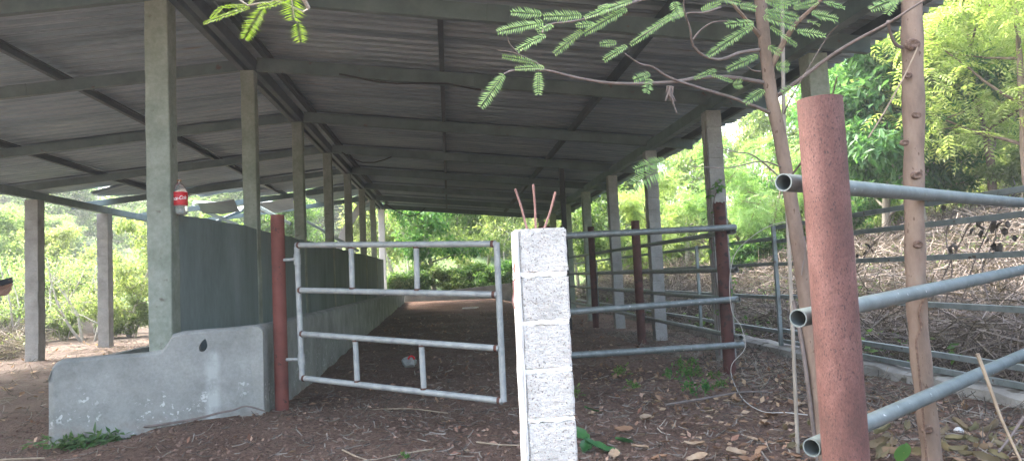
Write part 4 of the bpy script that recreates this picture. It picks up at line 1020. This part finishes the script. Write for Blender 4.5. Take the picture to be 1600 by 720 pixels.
for (a, b, Y, w) in [((430, 90), (235, 70), 3.45, .045), ((680, 100), (440, 95), 3.5, .045), ((440, 140), (150, 185), 3.4, .045), ((450, 215), (275, 305), 3.4, .04), ((960, 55), (690, 195), 3.6, .04), ((680, 190), (505, 325), 3.55, .035), ((990, 5), (695, 95), 3.6, .04), ((850, 25), (780, 75), 3.6, .035),
    ((1240, 100), (980, 265), 3.7, .032), ((960, 285), (815, 368), 3.62, .035), ((895, 268), (790, 272), 3.62, .03), ((400, 395), (180, 342), 3.6, .025), ((445, 420), (260, 422), 3.5, .03), ((190, 462), (45, 655), 3.4, .046), ((405, 450), (405, 583), 3.45, .035), ((1105, 460), (1000, 495), 3.7, .035), ((1100, 490), (1080, 575), 3.7, .04), ((500, 160), (395, 190), 3.45, .03), ((760, 150), (640, 155), 3.55, .03)]:
    pl_.append((P(*z5(*a), Y), P(*z5(*b), Y - .03), w))
for (a, b, Y, w) in [((640, 125), (485, 130), 3.9, .05), ((640, 140), (380, 298), 3.88, .042), ((690, 95), (868, 140), 4.0, .06), ((700, 62), (890, 92), 4.0, .05), ((860, 48), (1000, 5), 3.95, .035), ((960, 75), (1110, 105), 3.9, .05), ((880, 175), (1040, 195), 3.9, .045), ((430, 392), (305, 436), 4.0, .03), ((400, 420), (520, 455), 4.0, .025), ((665, 312), (490, 382), 4.0, .04), ((700, 505), (590, 572), 4.05, .045), ((760, 370), (835, 375), 4.1, .05), ((730, 150), (880, 250), 4.0, .035), ((940, 115), (1010, 140), 3.95, .035), ((560, 30), (650, 45), 4.0, .04), ((520, 480), (570, 470), 4, .045), ((190, 10), (215, 80), 3.7, .05), ((1030, 10), (1150, 40), 3.85, .035), ((340, 60), (450, 10), 3.75, .03), ((1000, 1750), (1000, 1750), 0, 0), ((720, 260), (790, 300), 4.1, .045), ((700, 0), (830, 30), 4.05, .045), ((250, 75), (140, 110), 3.75, .035), ((420, -20), (560, 10), 4, .05), ((900, 0), (760, 35), 4.05, .04), ((860, 490), (800, 520), 4.1, .04)]:
    if Y: pl_.append((P(*z6(*a), Y), P(*z6(*b), Y - .03), w))
pl_ += [(P(1050, 255, 4.0), P(990, 285, 3.95), .09), (P(1040, 250, 4.0), P(992, 262, 3.95), .05), (P(1410, -5, 3.6), P(1360, 12, 3.55), .05), (P(1400, 0, 3.6), P(1385, 20, 3.55), .04)]
leaf_part('leaflets', pl_, m_leaf_blue, sap)
# dead leaf clump hanging on the long limb
mb = MB(); c = P(1047, 135, 3.85)
for i in range(9):
    q = c + Vector((rnd.uniform(-.02, .02), rnd.uniform(-.02, .02), rnd.uniform(-.05, .02))); mb.tube([c, q + Vector((0, 0, -.015)), q + Vector((rnd.uniform(-.02, .02), 0, -.05))], [.004, .008, .002], 5)
mb.tube([c, c + Vector((.01, 0, -.08)), c + Vector((.028, 0, -.15))], .003, 5); obj('dead_leaf_clump', mb, m_twig, sap)
# thin pale stem behind
Ya = 4.6; ts = thing('bare_sapling', (P(1240, 700, Ya).x, Ya, 0), 'thin pale leafless stem standing just behind the slim sapling', 'tree')
mb = MB(); mb.tube(smooth_pts([P(1221, -60, Ya), P(1223, 60, Ya), P(1225, 190, Ya), P(1230, 330, Ya), P(1237, 480, Ya), P(1246, 690, Ya), P(1247, 720, Ya)], 4), .013, 8, wob=.1); obj('trunk', mb, m_greybark, ts)
# tan trunk in front of the bank
Y2 = 3.95
tan_t = thing('tan_sapling', (P(1458, 720, Y2).x, Y2, 0), 'straight tan trunk with pruning knots right of the rusty post', 'tree')
tp_ = smooth_pts([P(1424, -60, Y2), P(1425, 30, Y2), P(1426, 100, Y2), P(1428, 200, Y2), P(1428, 300, Y2), P(1430, 400, Y2), P(1432, 470, Y2), P(1437, 540, Y2), P(1445, 620, Y2), P(1455, 700, Y2), P(1458, 745, Y2), P(1460, 765, Y2)], 6)
mb = MB(); rr = [(.0575 if i < 20 else .053) * (1 + .05 * math.sin(i * .9)) for i in range(len(tp_))]; mb.tube(tp_, rr, 18, wob=.03)
obj('trunk', mb, m_bark, tan_t)
for kx, ky, s in ((1425, 70, 1.25), (1432, 180, .75), (1432, 274, .9), (1413, 223, .7), (1434, 382, .8), (1448, 670, .9), (1418, 118, .7)):
    bm = bmesh.new(); bmesh.ops.create_uvsphere(bm, u_segments=16, v_segments=10, radius=.04 * s)
    for v in bm.verts:
        rad = math.hypot(v.co.x, v.co.z) / (.04 * s)
        v.co.y *= .5; v.co.y += .016 * s * max(0, 1 - rad * 1.5); v.co.z *= .7
    mb = MB(); q = P(kx, ky, Y2 - .05); mb.bm(bm, Matrix.Translation(q), True); obj('knot', mb, surf('knot_bark', [(.05, .03, .024), (.11, .07, .052), (.2, .145, .11)], 60, .9, 0, .6, 90, .006) if 'knot_bark' not in bpy.data.materials else bpy.data.materials['knot_bark'], tan_t)
mb = MB(); mb.tube(smooth_pts([P(1442, 470, Y2 - .055), P(1436, 490, Y2 - .06), P(1440, 510, Y2 - .06), P(1432, 530, Y2 - .06), P(1434, 560, Y2 - .06), P(1440, 620, Y2 - .06), P(1448, 720, Y2 - .06)], 4), .0065, 6, wob=.2); obj('vine', mb, bpy.data.materials['knot_bark'], tan_t)
mb = MB(); mb.tube(smooth_pts([P(1434, 74, Y2 - .08), P(1415, 115, Y2 - .1), P(1385, 170, Y2 - .1), P(1357, 215, Y2 - .1)], 4), .004, 6); obj('dry_twig', mb, m_stalk, tan_t)
mb = MB(); mb.tube(smooth_pts([P(1410, 75, Y2), P(1400, 70, Y2 - .02), P(1392, 55, Y2 - .05), P(1387, 33, Y2 - .1)], 4), .009, 6, wob=.3); obj('dry_twig', mb, m_twig, tan_t)
# sunlit sprig hanging into the top left, with the young tree that carries it
z8 = lambda x, y: (310 + x * .1125, y * .1125)
Yk = 1.15
yt = thing('acacia_sapling', (-1.7, -1.3, gzf(-1.7, -1.3)), 'young tree whose sunlit lime sprig hangs into the top left of the picture', 'tree')
mb = MB(); mb.tube(smooth_pts([(-1.7, -1.3, -.3), (-1.68, -1.25, 1.0), (-1.6, -1.1, 2.0), (-1.5, -.95, 2.7)], 4), [.04 - .0018 * i for i in range(13)], 10); obj('trunk', mb, m_bark, yt)
mb = MB(); mb.tube(smooth_pts([(-1.6, -1.1, 2.0), (-1.1, -.3, 2.35), (-.6, .6, 2.15), P(452, -40, Yk), P(429, 0, Yk), P(408, 5, Yk), P(387, 9, Yk)], 4), [max(.0011, .013 * (1 - i / 17)) for i in range(25)], 7); obj('limb', mb, m_greybark, yt)
mb = MB(); mb.tube([P(387, 9, Yk), P(374, 0, Yk), P(366, -8, Yk)], .0015, 5); mb.tube([P(460, -5, Yk), P(456, 0, Yk), P(459, 27, Yk), P(465, 36, Yk)], .001, 5); obj('twig', mb, m_greybark, yt)
q = []
for a, b, w in (((690, 80), (330, 85), .010), ((340, 85), (170, 245), .010), ((720, 105), (70, 295), .0125), ((900, 100), (640, 510), .030), ((1060, 60), (830, 95), .018), ((1300, -60), (1318, 260), .040), ((1375, 320), (1420, 565), .028), ((1190, 10), (1000, 70), .014), ((690, 60), (790, -30), .009)):
    q.append((P(*z8(*a), Yk), P(*z8(*b), Yk - .01), w))
g_ = random.Random(8); mb = MB()
for b, t, w in q:
    n = max(10, int((t - b).length / .0022))
    for k in pinna(b, t, w, n, g_, Vector((g_.uniform(-.3, .3), -1, .35))): mb.add(k, [(0, 1, 2, 3)])
obj('leaflets', mb, m_leaf_sun, yt)
mb = MB(); C = [(-1.5 + rnd.uniform(-.7, .7), -.95 + rnd.uniform(-.7, .7), 2.8 + rnd.uniform(-.3, .5)) for _ in range(26)]
V, Qq = frond_cloud(np.array(C) - np.array(tuple(yt.location)), np.full(26, .3), 6, np.random.default_rng(4), .2, 7, .018, .07); link('crown', np_mesh('crown', V, Qq, m_leaf_sun), yt)

# dead vine with blackened leaves on the tube fence
dv = thing('dead_vine', (XT, 5.9, .2), 'withered vine with blackened leaves draped over the tube fence at the right edge', 'vine')
mb = MB(); g = random.Random(31)
for (pts) in ([(1455, 470), (1480, 420), (1500, 380), (1520, 345), (1548, 340), (1575, 350)], [(1475, 480), (1488, 420), (1478, 372), (1490, 330)], [(1545, 470), (1535, 420), (1556, 370), (1548, 340)], [(1500, 480), (1512, 440), (1530, 390), (1560, 330), (1600, 290)], [(1330, 440), (1345, 410), (1370, 375), (1400, 352), (1420, 345)]):
    mb.tube(smooth_pts([P(x, y, XT * F / (x - 690) - .04 * g.random()) for x, y in pts], 4), .006, 5, wob=.2)
obj('stem', mb, m_twig, dv)
mb = MB()
for (x, y, s) in ((1540, 342, 1), (1555, 345, .9), (1528, 350, .8), (1548, 356, 1.1), (1562, 352, .8), (1520, 362, .8), (1535, 366, .9), (1558, 392, 1.2), (1564, 386, 1), (1552, 384, .9), (1488, 388, 1), (1494, 384, .9), (1485, 396, .8), (1570, 362, .9), (1585, 372, .7), (1475, 325, .8), (1530, 356, 1), (1575, 350, .8), (1544, 376, .7), (1355, 385, .9), (1350, 394, .8), (1340, 400, .7), (1362, 392, .6), (1580, 398, .6)):
    lf = curled_leaf(.075 * s, .055 * s, g.randint(0, 99), .45); m4 = Matrix.Translation(P(x, y, XT * F / (x - 690) - .06)) @ Matrix.Rotation(g.uniform(0, 6), 4, 'Z') @ Matrix.Rotation(g.uniform(.6, 2), 4, 'X')
    mb.add([m4 @ Vector(v) for v in lf.v], lf.f, True)
obj('withered_leaves', mb, m_deadvine, dv)
# creeper on the first right column and the dark red post
cr = thing('creeper', (XE - .1, YN[1] - .1, 0), 'thin green creeper climbing the block column behind the dark red post', 'vine')
mb = MB(); xx0 = XE - .115; yy0 = YN[1] - .115
mb.tube(smooth_pts([(xx0 - .01, yy0, .1), (xx0 + .02, yy0, .8), (xx0 - .02, yy0, 1.5), (xx0 + .05, yy0, 2.1), (xx0 + .16, yy0, 2.2)], 5), .008, 5); mb.tube(smooth_pts([(xx0 - .02, yy0, .1), (xx0 - .025, yy0, 1.2), (xx0 - .02, yy0 + .02, 2.3), (xx0 - .01, yy0, 3.1)], 5), .006, 5); obj('stem', mb, m_twig, cr)
C = np.array([(xx0 + rnd.uniform(-.03, .2), yy0 - .02, rnd.uniform(.2, 2.4)) for _ in range(24)]) - np.array(tuple(cr.location)); V, Qq = leaf_cloud(C, np.full(24, .08), 4, np.random.default_rng(6), .07, .05); link('leaves', np_mesh('leaves', V, Qq, m_leaf_mid), cr)

# ------------------------------------------------------------------ person filming at the left edge, only hand and phone in view
def skin(nodes, edges, name, mat, parent, sub=2, root=0):
    me = bpy.data.meshes.new(name); off = wloc(parent)
    me.from_pydata([Vector(n[0]) - off for n in nodes], edges, []); o = link(name, me, parent)
    md = o.modifiers.new('skin', 'SKIN'); sv = me.skin_vertices[0].data
    for i, n in enumerate(nodes):
        r_ = n[1]; sv[i].radius = r_ if isinstance(r_, tuple) else (r_, r_); sv[i].use_root = (i == root)
    ss = o.modifiers.new('sub', 'SUBSURF'); ss.levels = sub; ss.render_levels = sub
    dg = bpy.context.evaluated_depsgraph_get(); dg.update(); nm = bpy.data.meshes.new_from_object(o.evaluated_get(dg)); o.modifiers.clear(); o.data = nm
    nm.materials.clear(); nm.materials.append(mat); nm.polygons.foreach_set('use_smooth', [True] * len(nm.polygons)); return o
Yh = 5.0; hp = P(4, 452, Yh); gzp = gzf(-3.55, Yh)
bx, by = hp.x - .42, Yh + .02
per = thing('person', (bx, by, gzp), 'person at the left edge reaching a bare hand forward to film with a phone', 'person')
Z = lambda z: gzp + z
# body: facing +x
J = {'pel': ((bx, by, Z(.93)), (.13, .1)), 'sp': ((bx, by, Z(1.12)), (.125, .1)), 'ch': ((bx, by, Z(1.32)), (.145, .11)), 'nk': ((bx + .01, by, Z(1.45)), .055), 'hd0': ((bx + .02, by, Z(1.53)), (.07, .075)), 'hd': ((bx + .025, by, Z(1.6)), (.082, .095)), 'hd1': ((bx + .02, by, Z(1.67)), (.06, .07))}
nodes = list(J.values()); nm_ = list(J.keys()); edges = [(i, i + 1) for i in range(6)]
def chain(start, pts):
    p = start
    for q, r_ in pts: nodes.append((q, r_)); edges.append((p, len(nodes) - 1)); p = len(nodes) - 1
    return p
hR = hp + Vector((-.035, .012, -.015))
wrist1 = chain(2, [((bx, by - .19, Z(1.38)), .055), ((bx + .07, by - .22, Z(1.12)), .043), ((bx + .22, by - .1, Z(1.17)), .035), (tuple(hR + Vector((-.06, 0, -.03))), .026), (tuple(hR), (.036, .022))])
wrist2 = chain(2, [((bx, by + .19, Z(1.38)), .055), ((bx - .03, by + .24, Z(1.1)), .043), ((bx + .02, by + .23, Z(.88)), .03), ((bx + .04, by + .22, Z(.8)), (.034, .02))])
for s in (-1, 1):
    chain(0, [((bx, by + s * .1, Z(.86)), .085), ((bx + .02, by + s * .11, Z(.48)), .058), ((bx, by + s * .115, Z(.1)), .042), ((bx + .02, by + s * .12, Z(.035)), .04), ((bx + .15, by + s * .13, Z(.03)), .03)])
def fingers(palm, fwd, side, curl, wi):
    for k in range(4):
        o = palm + side * (.027 - .018 * k); ln = (.07, .08, .075, .058)[k]; d = fwd; p = wi
        pts = [(tuple(o + d * .03), .0095)]
        q = o + d * .03
        for j in range(3):
            d = (d * math.cos(curl) + Vector((0, 0, 1)).cross(side) * 0 + curl_dir * math.sin(curl)).normalized(); q = q + d * ln / 3; pts.append((tuple(q), .0088 - .001 * j))
        chain(wi, pts)
curl_dir = Vector((0, 0, 1)); fingers(hR, Vector((.75, .3, .1)).normalized(), Vector((0, -.5, .85)).normalized(), .5, wrist1)
chain(wrist1, [(tuple(hR + Vector((.005, -.025, .02))), .012), (tuple(hR + Vector((.028, -.03, .035))), .0105), (tuple(hR + Vector((.045, -.028, .042))), .009)])
curl_dir = Vector((.4, -.6, 0)).normalized(); q0 = Vector(nodes[wrist2][0]); fingers(q0, Vector((.1, 0, -1)).normalized(), Vector((1, 0, .1)).normalized(), .3, wrist2)
chain(wrist2, [(tuple(q0 + Vector((.025, -.01, -.01))), .012), (tuple(q0 + Vector((.035, -.02, -.045))), .01)])
body = skin(nodes, edges, 'body', m_skin, per)
cl = [((bx, by, Z(.9)), (.142, .115)), ((bx, by, Z(1.1)), (.14, .115)), ((bx, by, Z(1.33)), (.158, .122)), ((bx + .005, by, Z(1.43)), .066)]
ce = [(0, 1), (1, 2), (2, 3)]
for s in (-1, 1):
    b0 = len(cl); cl += [((bx, by + s * .19, Z(1.385)), .068), ((bx + (.045 if s < 0 else -.02), by + s * .215, Z(1.2)), .058)]; ce += [(2, b0), (b0, b0 + 1)]
skin(cl, ce, 'shirt', m_shirt, per)
cl = [((bx, by, Z(.95)), (.137, .108))]; ce = []
for s in (-1, 1):
    b0 = len(cl); cl += [((bx, by + s * .1, Z(.84)), .098), ((bx + .02, by + s * .11, Z(.48)), .072), ((bx, by + s * .115, Z(.09)), .06)]; ce += [(0, b0), (b0, b0 + 1), (b0 + 1, b0 + 2)]
skin(cl, ce, 'trousers', m_jeans, per)
for s in (-1, 1):
    skin([((bx - .05, by + s * .115, Z(.045)), .052), ((bx + .06, by + s * .12, Z(.045)), .05), ((bx + .17, by + s * .13, Z(.04)), .04)], [(0, 1), (1, 2)], 'shoe', m_black, per)
skin([((bx - .01, by, Z(1.56)), (.08, .09)), ((bx, by, Z(1.65)), (.09, .1)), ((bx + .015, by, Z(1.7)), (.06, .075))], [(0, 1), (1, 2)], 'hair', m_hair, per)
fx_ = bx + .105
mb = MB()
for s in (-1, 1):
    bm = bmesh.new(); bmesh.ops.create_uvsphere(bm, u_segments=10, v_segments=8, radius=.012); mb.bm(bm, Matrix.Translation((fx_ - .008, by + s * .032, Z(1.6))), True)
obj('eyes', mb, m_lettering, per)
mb = MB(); mb.tube([(fx_ - .01, by, Z(1.6)), (fx_ + .012, by, Z(1.57)), (fx_ - .01, by, Z(1.56))], [.008, .014, .01], 8); obj('nose', mb, m_skin, per)
mb = MB(); mb.tube([(fx_ - .014, by - .024, Z(1.53)), (fx_ - .006, by, Z(1.528)), (fx_ - .014, by + .024, Z(1.53))], .006, 6); obj('mouth', mb, m_redpost, per)
for s in (-1, 1):
    bm = bmesh.new(); bmesh.ops.create_uvsphere(bm, u_segments=10, v_segments=8, radius=.03); bmesh.ops.scale(bm, vec=(.6, .3, 1), verts=bm.verts); mb = MB(); mb.bm(bm, Matrix.Translation((bx + .01, by + s * .093, Z(1.595))), True); obj('ear', mb, m_skin, per)
ph = MB(); pa, pb2 = P(-14, 446, Yh - .02), P(20, 437, Yh + .03); d = (pb2 - pa).normalized(); 
ph.beam(pa - d * .02, pb2, .075, .0095, up=Vector((.15, -.45, .9)).normalized(), bev=.004)
o = thing('phone', (pa + pb2) / 2, 'black phone held out level in the hand at the left edge', 'phone')
obj('phone_body', ph, m_phone, o)
lens = MB(); cq = pb2 - d * .02 + Vector((0, 0, .007)); lens.box(cq, (.022, .022, .003), None, .001); obj('camera_bump', lens, m_black, o)

# ------------------------------------------------------------------ haze
m, nt, out = new_mat('thin_haze'); vv = N(nt, 'ShaderNodeVolumePrincipled'); vv.inputs['Color'].default_value = (.93, .96, 1, 1); vv.inputs['Density'].default_value = .002; vv.inputs['Anisotropy'].default_value = .3
nt.links.new(vv.outputs[0], out.inputs['Volume'])
mb = MB(); zlo = float(ZZ.min()) - 1; mb.box((0, 65, (zlo + 44) / 2), (364, 314, 44 - zlo)); tag(obj('haze', mb, m), 'thin pale haze in the air over the hillsides', kind='stuff')
# ------------------------------------------------------------------ light
world = bpy.data.worlds.new('World'); scn.world = world; world.use_nodes = True; nt = world.node_tree; nt.nodes.clear()
SUN_EL, SUN_AZ = 58, -60          # azimuth measured from +Y (into the shed) towards +X
sky = nt.nodes.new('ShaderNodeTexSky'); sky.sky_type = 'NISHITA'; sky.sun_disc = False; sky.sun_elevation = R(SUN_EL); sky.sun_rotation = R(SUN_AZ); sky.air_density = 1.4; sky.dust_density = 7.0; sky.ozone_density = .6
bg = nt.nodes.new('ShaderNodeBackground'); bg.inputs[1].default_value = .15; wo_ = nt.nodes.new('ShaderNodeOutputWorld')
nt.links.new(sky.outputs[0], bg.inputs[0]); nt.links.new(bg.outputs[0], wo_.inputs[0])
sd = bpy.data.lights.new('sun', 'SUN'); sd.energy = 1.5; sd.angle = R(14); sd.color = (1, .97, .92); so = bpy.data.objects.new('sun', sd); COL.objects.link(so)
dv_ = Vector((math.sin(R(SUN_AZ)) * math.cos(R(SUN_EL)), math.cos(R(SUN_AZ)) * math.cos(R(SUN_EL)), math.sin(R(SUN_EL))))
so.rotation_euler = dv_.to_track_quat('Z', 'Y').to_euler(); so.location = dv_ * 60
scn.view_settings.view_transform = 'Standard'; scn.view_settings.look = 'None'; scn.view_settings.gamma = 1; scn.view_settings.exposure = 3.2
scn.cycles.max_bounces = 8; scn.cycles.diffuse_bounces = 4; scn.cycles.transparent_max_bounces = 6; scn.cycles.use_denoising = True
scn.cycles.sample_clamp_indirect = 6
